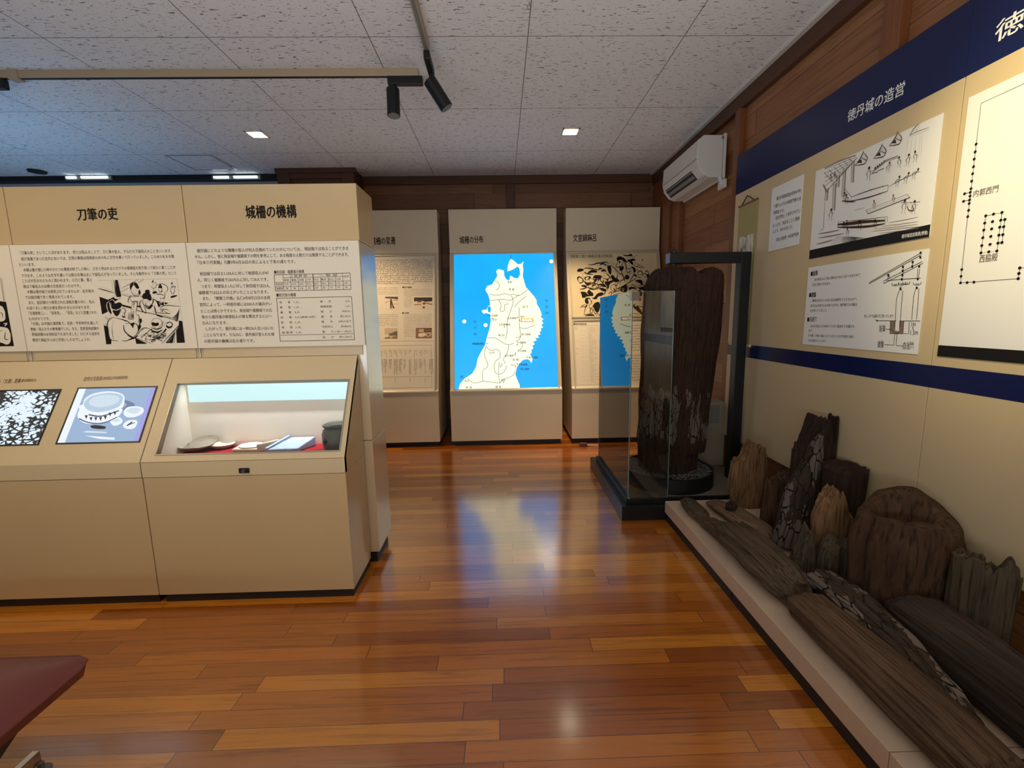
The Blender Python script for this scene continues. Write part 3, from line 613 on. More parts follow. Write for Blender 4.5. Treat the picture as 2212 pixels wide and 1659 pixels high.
F((775, 495), (800, 465), (850, 458), (866, 475), (845, 510), (800, 515), c=1, lay=2, sm=True); a.line([(800, 495), (835, 470)], 8, 5, 3); a.line([(810, 490), (850, 475)], 5, 4, 3)
F((570, 497), (600, 490), (665, 500), (655, 515), (590, 512), c=5, lay=2, sm=True); F((520, 535), (550, 526), (675, 533), (670, 542), (545, 538), c=3, lay=2); F((535, 557), (620, 562), (725, 570), (720, 583), (630, 578), c=1, lay=2)
a.build('lit_photo', EM, fr)
m = NT('lit script photo'); v = m.coord('Object', (23, 36, 36)); n1 = m.noise(v, 1.0, 3, 0.5, 1.6); n2 = m.noise(m.coord('Object', (9, 9, 9), (2, 0, 0)), 1.0, 2)
w_ = m.n('ShaderNodeTexVoronoi', feature='DISTANCE_TO_EDGE'); w_.inputs['Scale'].default_value = 1.5; m.l(v, w_.inputs['Vector'])
f = m.math('ADD', m.math('MULTIPLY', m.math('SUBTRACT', n2, 0.42), 1.1), m.math('ADD', m.math('SUBTRACT', n1, 0.44), m.math('MULTIPLY', w_.outputs[0], 1.3)))
c = m.ramp(m.math('MULTIPLY', m.math('ADD', f, -0.1), 2.4), [(0.3, (0.008, 0.01, 0.014)), (0.42, (0.62, 0.78, 0.92)), (0.8, (0.8, 0.92, 1.0))]); m.l(c, m.b.inputs['Emission Color']); m.b.inputs['Emission Strength'].default_value = 0.78; m.set((0.02, 0.02, 0.02), 0.6)
x0, x1, y0, y1, fr = lightbox([(-40, 845), (140, 840), (77, 962), (-105, 966)], 'b')
MB().slab(SLO, x0, x1, y0, y1, 0.0005, 0.0015).build('lit_photo', m.m, fr)
a = Art(SLO, (0, 0, 1)); a.text('古代の文房具', (181, 819), (221, 817.5), 0.026, 2); a.text('(奈良国立文化財研究所)', (222, 817.5), (276, 815.5), 0.02, 2); a.build('caption', INK, td); a = Art(SLO, (0, 0, 1)); a.text('書-「文選」習書', (-6, 824.5), (45, 822.5), 0.026, 2); a.text('(胆沢城跡出土)', (46, 822.5), (79, 821), 0.018, 2)
a.build('caption', INK, td)

# ---- things in the showcase
def on_cloth(x, y): p = onz(x, y, 0.708); return Vector((p.x, min(p.y, 2.30), 0.7078))
def bowl(name, px, py, r, h, mat, label, tilt=0.0, cat='dish'):
    p = on_cloth(px, py); t = MB(); prof = [(r * 0.55, 0), (r * 0.85, h * 0.45), (r, h), (r * 0.96, h), (r * 0.8, h * 0.55), (r * 0.5, h * 0.3), (0.002, h * 0.25)]
    t.lathe(p, prof, 40, 1, 0.82); o = t.build(name, mat, None, smooth=True, loc=p); o.rotation_euler = (tilt, 0, 0); tag(o, label, cat); return o
bowl('pottery_dish', 423, 972, 0.078, 0.026, M['clay'], 'dark round shallow dish, leftmost on the red cloth'); bowl('pottery_dish', 481, 967, 0.062, 0.022, M['pale_clay'], 'pale shallow dish in front of the dark propped lid')
o = bowl('pottery_dish', 479, 955, 0.064, 0.02, M['clay'], 'dark dish propped up behind the pale dish', 0.36); o.location.z += 0.024; o.location.y = 2.272
p = on_cloth(550, 970); b = MB()
b.prism([(p.x - 0.085, p.y - 0.05), (p.x + 0.04, p.y - 0.055), (p.x + 0.10, p.y + 0.03), (p.x + 0.085, p.y + 0.055), (p.x - 0.05, p.y + 0.06), (p.x - 0.09, p.y + 0.02)], 'z', p.z, p.z + 0.016); b.prism([(p.x + 0.04, p.y - 0.055), (p.x + 0.052, p.y - 0.055), (p.x + 0.115, p.y + 0.03), (p.x + 0.10, p.y + 0.04)], 'z', p.z, p.z + 0.04)
t = thing('inkstone_fragment', p, 'pale broken inkstone with a raised rim and round white disc', 'inkstone'); b.build('slab', M['pale_clay'], t, bevel=0.004); MB().lathe((p.x - 0.012, p.y - 0.002, p.z + 0.0155), [(0.058, 0), (0.062, 0.006), (0.055, 0.011), (0.001, 0.012)], 36, 1, 0.75).build('disc', M['white_clay'], t, smooth=True)
p = on_cloth(632, 969); b = MB(); t = thing('inkstone', p, 'bluish grey slab inkstone with raised left edge, beside the dark jar', 'inkstone')
b.hexa([(p.x - 0.10, p.y - 0.05, p.z), (p.x + 0.05, p.y - 0.055, p.z), (p.x + 0.10, p.y + 0.05, p.z), (p.x - 0.03, p.y + 0.06, p.z), (p.x - 0.10, p.y - 0.05, p.z + 0.012), (p.x + 0.05, p.y - 0.055, p.z + 0.016), (p.x + 0.10, p.y + 0.05, p.z + 0.05), (p.x - 0.03, p.y + 0.06, p.z + 0.046)])
b.build('slab', M['slate'], t, bevel=0.005); MB().hexa([(p.x - 0.115, p.y - 0.05, p.z), (p.x - 0.10, p.y - 0.05, p.z), (p.x - 0.03, p.y + 0.06, p.z), (p.x - 0.045, p.y + 0.06, p.z), (p.x - 0.115, p.y - 0.05, p.z + 0.02), (p.x - 0.10, p.y - 0.05, p.z + 0.02), (p.x - 0.03, p.y + 0.06, p.z + 0.058), (p.x - 0.045, p.y + 0.06, p.z + 0.058)]).build('rim', M['slate'], t, bevel=0.003)
p = Vector((-0.845, 2.255, 0.7078)); t = thing('pottery_jar', p, 'dark grey cylindrical jar with a cross mark in the showcase corner', 'jar')
MB().lathe(p, [(0.06, 0), (0.070, 0.02), (0.072, 0.075), (0.064, 0.098), (0.056, 0.106), (0.066, 0.118), (0.068, 0.125), (0.060, 0.124), (0.050, 0.106), (0.060, 0.08), (0.055, 0.01)], 40).build('body', M['dark_clay'], t, smooth=True)
b = MB()
for w_, h_ in ((0.022, 0.008), (0.008, 0.03)): b.box(p.x - 0.035 - w_ / 2, p.x - 0.035 + w_ / 2, p.y - 0.068, p.y - 0.062, p.z + 0.05 - h_ / 2, p.z + 0.05 + h_ / 2)
b.build('cross_mark', M['black'], t)
# ------------------------------------------------------------------ free-standing boards at the back
def back_unit(x0, x1, name, label, cat):
    t = thing(name, ((x0 + x1) / 2, 5.0, 0), label, cat, 'sloping boards along the back wall')
    prof = [(4.66, 0.055), (4.66, 0.585), (4.685, 0.60), (4.70, 0.615), (5.118, 2.03), (5.13, 2.06), (5.13, 2.515), (5.34, 2.515), (5.34, 0.055)]
    MB().prism(prof, 'x', x0, x1).build('body', M['cream_back'], t, bevel=0.003)
    MB().box(x0 + 0.015, x1 - 0.015, 4.70, 5.33, 0, 0.055).build('plinth', M['kick'], t)
    MB().box(x0, x1, 5.118, 5.131, 2.058, 2.063).build('edge_trim', M['alu'], t); MB().box(x0, x1, 4.652, 4.672, 0.585, 0.597).build('edge_trim', M['alu'], t)
    return t
SLP = Plane((0, 4.70, 0.62), (1, 0, 0), (0, 0.418, 1.415))
def screen_frame(t, a0, a1, b0, b1, wd=0.016):
    return MB().frame(SLP, a0 - wd, a1 + wd, b0 - wd, b1 + wd, wd, -0.01, 0.014).build('screen_frame', M['alu'], t, bevel=0.002)
INK2 = [M['ink'], M['print_paper'], M['brown_ink'], M['grey_ink'], M['pale_ink']]
HP = Plane((0, 5.13, 0), (1, 0, 0), (0, 0, 1))
def title(t, s_, p0, p1): a = Art(HP); a.text(s_, p0, p1, 0.085, bold=0.02); a.build('title_lettering', INK2, t)
# -- map
tm = back_unit(-0.545, 0.632, 'map_lightbox', 'tall board with glowing blue and white map, middle of the back wall', 'map display')
title(tm, '城柵の分布', (993, 519), (1044, 517))
A0, A1 = -0.497, 0.592; c = SLP.hit(1090, 549).y; d = SLP.hit(1090, 841).y
fr = screen_frame(tm, A0, A1, d, c)
m = NT('lit sea'); m.set((0.02, 0.02, 0.02), 0.25); n_ = m.noise(m.coord('Object', (1.2, 1.2, 1.2)), 1.5, 2)
m.l(m.mix(n_, lin(0, 140, 226), lin(4, 172, 246)), m.b.inputs['Emission Color']); m.b.inputs['Emission Strength'].default_value = 1.06; M['sea'] = m.m
m = NT('lit land'); m.set((0.02, 0.02, 0.02), 0.25); n_ = m.noise(m.coord('Object', (1.0, 1.0, 1.0)), 1.3, 2)
m.l(m.mix(n_, (1.0, 0.99, 0.72), (1.0, 0.97, 0.60)), m.b.inputs['Emission Color']); m.b.inputs['Emission Strength'].default_value = 1.0; M['land'] = m.m
MAPM = [M['sea'], M['land'], emit('map grey line', lin(120, 126, 112), 0.12), emit('map dark lettering', lin(40, 66, 92), 0.3), emit('map tag yellow', (1.0, 0.50, 0.03), 0.75), emit('map knob white', (1, 1, 1), 1.6), emit('map label grey', lin(70, 80, 70), 0.15)]
a = Art(SLP, (800, 360, 440 / 1177), base=0.002)
a.uvfill([Vector((A0, d)), Vector((A1, d)), Vector((A1, c)), Vector((A0, c))], 0, 0)
coast = [(510, 1286), (518, 1255), (545, 1225), (590, 1195), (612, 1155), (620, 1110), (640, 1070), (665, 1028), (672, 990), (688, 940), (697, 885), (690, 852), (668, 846), (655, 851), (642, 836), (650, 828), (672, 826), (682, 806), (692, 800), (690, 770), (682, 742), (664, 712), (676, 690), (704, 681), (722, 650), (735, 630), (727, 606), (738, 592), (772, 601), (774, 630), (783, 648), (796, 657), (806, 652), (806, 634), (818, 632), (826, 642), (852, 646), (866, 622), (862, 590), (850, 577), (832, 590), (812, 600), (792, 605), (794, 575), (803, 548), (812, 532), (830, 545), (852, 564), (868, 563), (886, 548), (880, 570), (884, 598), (880, 630), (890, 668), (900, 698), (912, 710), (934, 736), (948, 752), (960, 772), (962, 795), (976, 818), (986, 842), (990, 858), (984, 868), (1000, 882), (990, 892), (1000, 905), (988, 915), (998, 930), (984, 935), (988, 950), (976, 955), (984, 968), (966, 976), (976, 988), (950, 992), (962, 1004), (940, 1012), (950, 1026), (936, 1034), (942, 1050), (930, 1060), (932, 1075), (922, 1085), (938, 1108), (930, 1136), (922, 1120), (906, 1112), (880, 1118), (862, 1138), (846, 1160), (838, 1200), (848, 1230), (862, 1260), (865, 1286)]
a.fill(coast, 1, 1)
a.fill([(680, 812), (690, 806), (697, 822), (692, 842), (682, 840), (678, 826)], 0, 2, True)
for ln in [[(720, 655), (745, 680), (742, 700), (728, 716)], [(688, 738), (730, 744), (780, 735), (800, 742), (830, 738), (860, 745), (912, 710)], [(692, 775), (730, 770), (770, 766), (810, 772), (860, 740)], [(742, 770), (755, 800), (750, 835), (775, 832), (775, 800), (800, 792)], [(815, 745), (825, 780), (815, 820), (800, 860)], [(830, 815), (860, 780), (900, 750)], [(860, 815), (860, 860), (862, 920), (866, 990), (840, 1010)], [(862, 930), (900, 935), (950, 915)], [(672, 990), (720, 990), (770, 1020), (800, 1030), (830, 1020)], [(800, 1030), (790, 1080), (770, 1110), (780, 1140)], [(668, 1035), (690, 1060), (740, 1060), (750, 1100), (720, 1130), (718, 1180), (735, 1200)], [(668, 1040), (660, 1090), (680, 1150), (650, 1180), (650, 1240)], [(650, 1240), (700, 1245), (750, 1250), (765, 1230), (820, 1210), (838, 1180)], [(745, 1130), (740, 1200), (750, 1250)], [(790, 1150), (770, 1190), (740, 1200)], [(560, 1225), (600, 1250), (650, 1240)], [(800, 860), (790, 910), (790, 960), (780, 1000)], [(812, 510), (812, 535)], [(870, 1010), (880, 1040), (860, 1060)]]:
    a.line(ln, 2.6, 2, 3)
for s_, x0, x1, y, c_ in [('志波城跡', 790, 845, 876, 6), ('秋田城跡', 684, 736, 861, 3), ('払田柵遺跡', 742, 808, 913, 6), ('胆沢城跡', 872, 926, 970, 6), ('伊治城跡', 846, 900, 1017, 6), ('宮沢遺跡', 850, 902, 1065, 6), ('城生遺跡', 776, 828, 1093, 6), ('桃生城跡', 914, 968, 1103, 3), ('多賀城跡', 855, 908, 1144, 3), ('郡山遺跡', 868, 918, 1170, 3), ('城輪柵遺跡', 588, 655, 1024, 3), ('青 森', 800, 832, 710, 6), ('岩 手', 880, 914, 810, 6), ('秋 田', 740, 774, 975, 6), ('山 形', 688, 720, 1075, 6), ('宮 城', 822, 856, 1116, 6), ('福 島', 722, 756, 1273, 6), ('新 潟', 552, 586, 1276, 6), ('青森', 792, 818, 668, 6), ('秋田', 706, 730, 885, 6), ('盛岡', 866, 888, 868, 6), ('仙台', 812, 834, 1146, 6), ('山形', 748, 768, 1143, 6), ('水沢', 840, 862, 988, 6), ('福島', 756, 780, 1234, 6), ('新潟', 546, 568, 1239, 6)]:
    a.text(s_, (x0, y), (x1, y), None, c_, 4, bold=0.02)
for x, y in [(862, 888), (706, 877), (774, 926), (866, 982), (848, 1030), (838, 1078), (836, 1086), (905, 1102), (850, 1140), (838, 1155), (674, 1022), (770, 1245), (754, 1154), (852, 872)]: a.dot(x, y, 3.4, 6, 4)
a.fill([(868, 877), (942, 877), (942, 899), (868, 899)], 4, 3); a.text('徳丹城跡', (876, 888), (934, 888), None, 5, 5, 0.02)
for s_, p0, p1, hh in [('陸奥国', (1018, 775), (1020, 846), 0.03), ('出羽国', (605, 895), (605, 968), 0.03), ('越国', (528, 1215), (528, 1262), 0.034)]: a.vtext(s_, p0, p1, 3, hh)
for x, y in ((543, 895), (666, 916), (1046, 548)): a.dot(x, y, 11, 5, 5)
a.build('lit_map', MAPM, fr)

# -- right board: battle drawing
tb = back_unit(0.735, 1.775, 'display_board', 'tall board headed 文室綿麻呂 with a battle drawing, behind the glass', 'display board')
title(tb, '文室綿麻呂', (1238, 515), (1288, 513.5))
B0, B1 = 0.782, 1.73; y_t = SLP.hit(1330, 547).y; y_m1 = SLP.hit(1236, 684).y; y_m2 = SLP.hit(1240, 694).y; y_b = SLP.hit(1300, 837).y
fr1 = screen_frame(tb, B0, B1, y_m1, y_t); fr2 = screen_frame(tb, B0, B1, y_b, y_m2)
MB().slab(SLP, B0, B1, y_m1, y_t, 0.0, 0.002).build('drawing_sheet', M['print_paper'], fr1); MB().slab(SLP, B0, B1, y_b, y_m2, 0.0, 0.002).build('text_sheet', M['board'], fr2)
a = Art(SLP, (1225, 540, 200 / 2141), base=0.0026)
a.text('蝦夷軍と戦う綿麻呂軍(想像図)', (40, 155), (1050, 140), 0.042, 2)
def S_(*p, c=0, lay=1): a.fill(p, c, lay, True)
# dark masses first, then light shapes, then outlines
S_((230, 480), (260, 440), (330, 430), (380, 450), (370, 480), (300, 505), (245, 505)); L((380, 440), (450, 420), (560, 440), (700, 450), w=16); L((480, 350), (600, 340), (700, 310), (800, 300), (900, 280), (950, 310), w=18); L((750, 350), (830, 320), (900, 350), w=20); L((500, 390), (640, 450), (740, 470), w=10); L((390, 510), (460, 550), (600, 570), w=18); L((480, 535), (560, 500), (640, 510), w=40); L((560, 470), (650, 500), (690, 490), w=40); L((340, 530), (390, 670), w=10); L((945, 340), (1015, 255), w=9)
S_((600, 660), (620, 600), (680, 580), (800, 600), (830, 650), (760, 680), (680, 660)); S_((1010, 600), (1060, 580), (1110, 640), (1180, 680), (1210, 720), (1140, 750), (1080, 740), (1040, 690)); S_((850, 720), (920, 740), (1040, 700), (1060, 740), (980, 800), (960, 900), (900, 800)); S_((930, 390), (1000, 360), (1020, 440), (1020, 540), (990, 570), (950, 500))
S_((230, 640), (280, 610), (340, 640), (380, 690), (370, 750), (300, 780), (270, 740), (240, 700)); S_((260, 660), (300, 640), (350, 680), (350, 740), (290, 750), (260, 700), c=1, lay=2); L((320, 700), (345, 720), w=16); L((270, 660), (320, 655), w=9); S_((400, 640), (440, 620), (520, 610), (550, 640), (500, 690), (420, 700)); S_((430, 650), (500, 630), (480, 680), (440, 690), c=1, lay=2)
S_((400, 720), (470, 760), (520, 740), (525, 800), (480, 830), (440, 800)); L((380, 700), (420, 770), (470, 830), w=12); S_((330, 820), (400, 810), (460, 840), (420, 870), (380, 855), (340, 850)); L((290, 910), (360, 905), (430, 880), (480, 860), w=16); L((480, 850), (520, 890), (600, 910), (740, 890), w=22); S_((740, 890), (800, 880), (880, 900), (900, 950), (840, 960), (780, 930)); S_((690, 830), (760, 780), (850, 800), (900, 860), (850, 850), (760, 820)); L((560, 660), (660, 700), (740, 680), (700, 760), w=14); L((540, 760), (640, 770), (720, 800), w=12); L((520, 820), (560, 780), (600, 830), (660, 820), w=12); L((640, 870), (760, 860), (800, 830), w=12)
for k in range(26):
    x = rnd.uniform(520, 980); y = rnd.uniform(640, 880); L((x, y), (x + rnd.uniform(-50, 50), y + rnd.uniform(10, 50)), (x + rnd.uniform(-60, 60), y + rnd.uniform(30, 80)), w=rnd.uniform(8, 16))
# swordsmen in the middle
S_((790, 510), (800, 470), (840, 440), (890, 470), (900, 520), (860, 560), (810, 550)); S_((800, 510), (890, 505), (890, 580), (850, 610), (805, 580), c=1, lay=2); L((800, 490), (900, 500), w=12); L((820, 540), (880, 535), w=9); L((830, 590), (870, 590), w=9); S_((720, 450), (750, 410), (800, 420), (790, 470), (740, 480)); S_((740, 460), (780, 450), (780, 490), (745, 500), c=1, lay=2); S_((860, 380), (880, 350), (930, 350), (940, 400), (900, 430), c=1, lay=1); L((860, 380), (890, 350), (940, 370), (930, 420), w=10)
S_((800, 620), (900, 620), (960, 680), (940, 730), (850, 730), (790, 690), c=1, lay=2); L((790, 620), (770, 700), (850, 800), (930, 870), w=14); L((640, 590), (820, 650), (960, 690), w=7); L((830, 650), (900, 680), (960, 670), w=11); L((900, 540), (960, 600), (1000, 660), w=14); S_((960, 600), (1000, 610), (1000, 670), (960, 670), c=1, lay=2); L((960, 600), (1005, 640), (980, 680), w=9)
# horse and rider
S_((1150, 230), (1150, 180), (1220, 150), (1320, 190), (1370, 250), (1400, 290), (1350, 290), (1280, 240), (1220, 230), (1160, 260)); L((1130, 80), (1190, 170), w=8); L((1180, 250), (1160, 300), (1130, 380), (1160, 400), (1230, 380), (1290, 300), (1250, 240), w=10); S_((1200, 260), (1230, 255), (1225, 300), (1195, 300), c=0, lay=2); L((1180, 390), (1240, 410), (1290, 390), w=24); L((1290, 250), (1350, 330), (1370, 420), (1380, 440), w=14); S_((1210, 430), (1290, 370), (1310, 430), (1260, 480), (1220, 480))
S_((1480, 390), (1550, 400), (1590, 480), (1560, 530), (1530, 460), (1500, 420)); L((1340, 440), (1430, 440), (1520, 400), w=10); L((1350, 450), (1410, 530), (1470, 460), w=12); L((1280, 440), (1260, 540), (1320, 640), (1330, 740), w=12); L((1530, 440), (1540, 560), (1500, 640), (1440, 740), w=12); L((1390, 540), (1360, 640), (1340, 680), w=10); L((1450, 540), (1410, 660), w=12); S_((1340, 600), (1390, 580), (1440, 620), (1410, 680), (1350, 670)); L((1480, 470), (1460, 560), w=14)
S_((1290, 110), (1380, 120), (1430, 110), (1460, 90), (1500, 110), (1510, 150), (1480, 160), (1400, 150), (1330, 140)); S_((1410, 150), (1490, 150), (1490, 200), (1440, 220), (1410, 190), c=1, lay=2); L((1420, 170), (1480, 165), w=10); L((1440, 195), (1475, 195), w=8); S_((1390, 230), (1440, 220), (1540, 200), (1580, 240), (1500, 260), (1430, 280), (1400, 260)); S_((1440, 280), (1500, 260), (1530, 330), (1500, 340)); L((1460, 90), (1450, 70), w=14); L((1550, 150), (1640, 120), w=16); L((1530, 280), (1700, 370), (1780, 410), w=8); L((1460, 310), (1560, 370), (1680, 405), (1780, 412), w=9); L((1500, 170), (1570, 160), w=14)
# fallen fighters and the shouting face
S_((1000, 840), (1040, 800), (1110, 800), (1140, 870), (1130, 940), (1070, 960), (1010, 920)); S_((1012, 840), (1050, 812), (1100, 812), (1125, 870), (1115, 930), (1060, 945), (1020, 910), c=1, lay=2); L((1020, 850), (1060, 870), w=14, ); L((1070, 850), (1100, 860), w=14); S_((1070, 890), (1095, 885), (1105, 925), (1080, 930), c=0, lay=3); L((1100, 780), (1130, 830), (1150, 800), (1200, 740), w=12); L((1220, 540), (1290, 600), (1310, 680), (1230, 720), (1220, 820), w=13); L((1180, 560), (1150, 640), (1180, 690), w=13); L((1010, 350), (1100, 430), (1250, 580), w=10); L((1120, 470), (1190, 560), w=16); L((1150, 900), (1300, 830), (1440, 750), (1620, 640), w=12); L((1160, 920), (1250, 860), (1380, 790), w=10)
S_((1230, 900), (1300, 830), (1390, 820), (1380, 960), (1300, 980), (1250, 960)); L((1270, 880), (1290, 970), w=14, c=1, lay=3); L((1310, 880), (1300, 970), w=12, c=1, lay=3); S_((1430, 880), (1480, 850), (1560, 870), (1600, 910), (1500, 900), (1440, 930)); L((1420, 820), (1400, 930), w=12); L((1440, 830), (1410, 940), w=12); L((1460, 830), (1520, 800), (1570, 860), (1610, 950), w=12); S_((1570, 800), (1640, 770), (1700, 800), (1680, 870), (1610, 880), c=1, lay=2); L((1575, 810), (1620, 870), (1680, 870), (1690, 800), w=11); a.dot(1620, 820, 10, 0, 3); a.dot(1660, 825, 10, 0, 3)
# armoured man on the right
S_((1630, 540), (1650, 500), (1700, 495), (1740, 540), (1730, 580), (1660, 580), c=1, lay=2); L((1630, 560), (1640, 510), (1700, 490), (1745, 540), (1730, 590), w=13); L((1620, 580), (1740, 575), w=12); L((1640, 600), (1660, 640), (1710, 630), w=10); S_((1810, 500), (1860, 480), (1890, 540), (1900, 640), (1880, 690), (1850, 640), (1840, 560)); S_((1820, 520), (1860, 500), (1870, 560), (1830, 560), c=1, lay=2); L((1740, 600), (1800, 540), (1840, 600), (1780, 640), w=12); S_((1570, 720), (1640, 690), (1720, 700), (1740, 760), (1730, 830), (1690, 780), (1620, 740)); L((1740, 720), (1750, 820), (1870, 810), (1860, 700), (1900, 620), w=13); [L((1755, 740 + k * 26), (1860, 725 + k * 26), w=8) for k in range(4)]; L((1880, 780), (1940, 870), w=16); S_((1650, 880), (1760, 850), (1900, 850), (1930, 900), (1850, 940), (1700, 920)); L((1550, 560), (1600, 600), (1540, 590), w=24)
S_((1640, 960), (1680, 920), (1740, 990), (1720, 1060), (1660, 1060)); S_((1760, 1010), (1840, 960), (1900, 980), (1890, 1060), (1820, 1050)); S_((1650, 1100), (1690, 1100), (1700, 1170), (1670, 1180)); L((1780, 1060), (1800, 1170), (1870, 1200), w=12)
# lower left: fallen leg, sitting man
S_((320, 970), (430, 975), (450, 1010), (470, 960), (510, 920), (560, 970), (600, 1000), (600, 1060), (520, 1070), (450, 1080), (400, 1110), (350, 1100), (335, 1040)); L((290, 970), (340, 985), w=16); L((455, 950), (465, 1000), (490, 1040), w=8, c=1, lay=3)
S_((640, 1080), (700, 1010), (800, 980), (840, 1010), (800, 1060), (720, 1080), (680, 1130), (600, 1120)); L((570, 1100), (620, 1130), (690, 1130), w=14); L((830, 1040), (880, 980), (910, 900), w=12); S_((890, 900), (920, 870), (950, 910), (920, 950), c=1, lay=2); L((890, 900), (930, 880), (940, 950), w=12); L((900, 960), (850, 1050), w=10); L((950, 1030), (1000, 970), (1030, 1000), (1000, 1060), w=12); L((1040, 1000), (1120, 960), (1240, 940), w=12); L((1060, 1040), (1240, 1000), w=10); L((1150, 880), (1230, 930), w=18)
S_((410, 1160), (440, 1110), (520, 1110), (540, 1140), (480, 1140), (500, 1220), (470, 1250), (420, 1220)); L((520, 1120), (540, 1170), (570, 1180), (560, 1210), (570, 1240), (500, 1260), w=9); L((550, 1190), (575, 1195), w=10); S_((440, 1270), (470, 1270), (450, 1320), (420, 1330)); L((420, 1260), (350, 1290), (300, 1345), w=9); L((330, 1330), (400, 1310), (420, 1360), (390, 1480), w=11); L((520, 1270), (510, 1320), (540, 1360), (530, 1440), (580, 1450), w=11); L((580, 1270), (600, 1320), (540, 1350), w=9); L((540, 1360), (590, 1380), (580, 1450), w=10); S_((600, 1290), (650, 1220), (740, 1210), (760, 1320), (720, 1440), (650, 1420), (620, 1350)); L((600, 1360), (630, 1450), (700, 1540), w=10); S_((370, 1565), (420, 1520), (540, 1490), (600, 1490), (640, 1560)); L((380, 1500), (480, 1490), (590, 1460), w=11); S_((760, 1460), (900, 1420), (1000, 1500), (900, 1560), (760, 1560)); L((640, 1480), (700, 1460), (730, 1540), w=10)
# lower right beside the pole
S_((1520, 1300), (1560, 1250), (1620, 1270), (1740, 1450), (1760, 1500), (1700, 1480), (1580, 1380)); L((1530, 1330), (1640, 1420), (1740, 1510), w=14); S_((1560, 1270), (1600, 1250), (1620, 1290), (1580, 1310), c=1, lay=2); L((1620, 1290), (1740, 1320), (1800, 1300), w=12); S_((1760, 1240), (1820, 1220), (1850, 1280), (1820, 1330), (1790, 1290)); L((1700, 1390), (1800, 1400), (1840, 1350), w=12); L((1740, 1440), (1820, 1500), (1830, 1540), w=16); L((1500, 1460), (1600, 1480), (1660, 1470), w=8); a.dot(1620, 1520, 9, 0, 1)
for x, y, r in [(1740, 235, 16), (1070, 325, 12), (1630, 370, 11), (1620, 465, 14), (1125, 420, 9), (1320, 520, 9)]: a.dot(x, y, r, 0, 1)
a.build('battle_drawing', INK2, fr1)
a = Art(SLP, (1220, 690, 200 / 2074), base=0.0026); a.text('■綿麻呂関係年表', (195, 106), (485, 106), 0.022, 0, bold=0.015)
G2 = lambda x0, y0, x1, y1, w=3: a.line([(x0, y0), (x1, y1)], w, 3, 1, False)
G2(200, 148, 745, 130); G2(200, 148, 270, 1470); G2(270, 1470, 850, 1450); G2(745, 130, 850, 1450)
for k in range(44):
    y = 170 + k * 28.5; x = 205 + k * 1.5
    a.scrib((x + 310, y), (x + 310 + rnd.choice([60, 90, 110, 150, 190]), y - 3), 13, 3, k)
    if k % 3 == 0: a.scrib((x + 140, y), (x + 190, y), 12, 3, k + 50); a.scrib((x + 245, y), (x + 268, y), 12, 3, k + 90)
    if k in (0, 1, 2, 11, 17, 21): a.scrib((x, y), (x + 80, y), 12, 2, k + 120)
for k in range(21):
    y = 130 + k * 61; x = 880 + k * 4
    if k != 10: a.scrib((x + (60 if k % 3 == 0 else 0), y + 20), (x + 930, y), 30, 2, k + 200, 0.06)
a.build('printed_text', INK2, fr2)
# -- left board, half hidden by the partition
tl_ = back_unit(-1.853, -0.667, 'display_board', 'tall board of text with four small photos, left of the glowing map', 'display board')
title(tl_, '城柵の変遷', (802, 521.5), (854, 519.5))
D0, D1 = -1.80, -0.715; y_t = SLP.hit(900, 553).y; y_b = SLP.hit(900, 845).y
fr = screen_frame(tl_, D0, D1, y_b, y_t); MB().slab(SLP, D0, D1, y_b, y_t, 0.0, 0.002).build('text_sheet', M['board'], fr)
a = Art(SLP, (815, 540, 145 / 776), base=0.0026)
for k in range(13): a.scrib((-560 + (20 if k in (3, 8) else 0), 120 + k * 22.5), (638 if k < 12 else 450, 118 + k * 22.5), 16, 2, k, 0.1)
for k in range(14):
    if k == 0: a.text('■宮沢遺跡', (292, 433), (400, 433), None, 0, bold=0.01)
    else: a.scrib((308, 440 + k * 17), (632 if k < 6 else 410, 438 + k * 17), 9, 3, k + 30, 0.08)
    if k < 5: a.scrib((-280, 440 + k * 18), (240, 438 + k * 18), 9, 3, k + 60, 0.08)
a.text('■払田柵', (288, 730), (364, 730), None, 0, bold=0.01)
for k in range(16): a.scrib((306, 748 + k * 17), (632 if k < 9 else 432, 746 + k * 17), 9, 3, k + 90, 0.08)
for k in range(7): a.scrib((-280, 750 + k * 21), (238, 748 + k * 21), 10, 3, k + 130, 0.08)
a.line([(-560, 1062), (662, 1050)], 2.5, 3, 1, False)
for e in [((-560, 1115), (630, 1100)), ((630, 1100), (632, 1590)), ((632, 1590), (-560, 1610)), ((-560, 1470), (630, 1465)), ((-560, 1600), (-560, 1115))]: a.line(e, 2.5, 3, 1, False)
for k in range(20):
    x = -500 + k * 58
    for j in range(3): a.scrib((x + j * 14, 1150 + j), (x + j * 14, 1185 + 20 * rnd.randint(0, 3)), 9, 3, k * 5 + j + 150)
    n_ = rnd.randint(2, 5)
    for j in range(n_): a.scrib((x + j * 10, 1262), (x + j * 10, 1262 + rnd.uniform(60, 190)), 8, 2, k * 7 + j + 300, 0.05)
    if k % 3 == 0: a.scrib((x + 10, 1475), (x + 10, 1475 + rnd.uniform(50, 110)), 8, 2, k + 400, 0.05)
a.build('printed_text', INK2, fr)
PH = [plain('photo ' + n_, lin(*c), 0.5) for n_, c in (('sky', (206, 180, 150)), ('dark', (60, 36, 32)), ('earth', (150, 106, 76)), ('pale', (236, 214, 186)), ('rust', (140, 60, 48)), ('grey', (104, 92, 84)))]
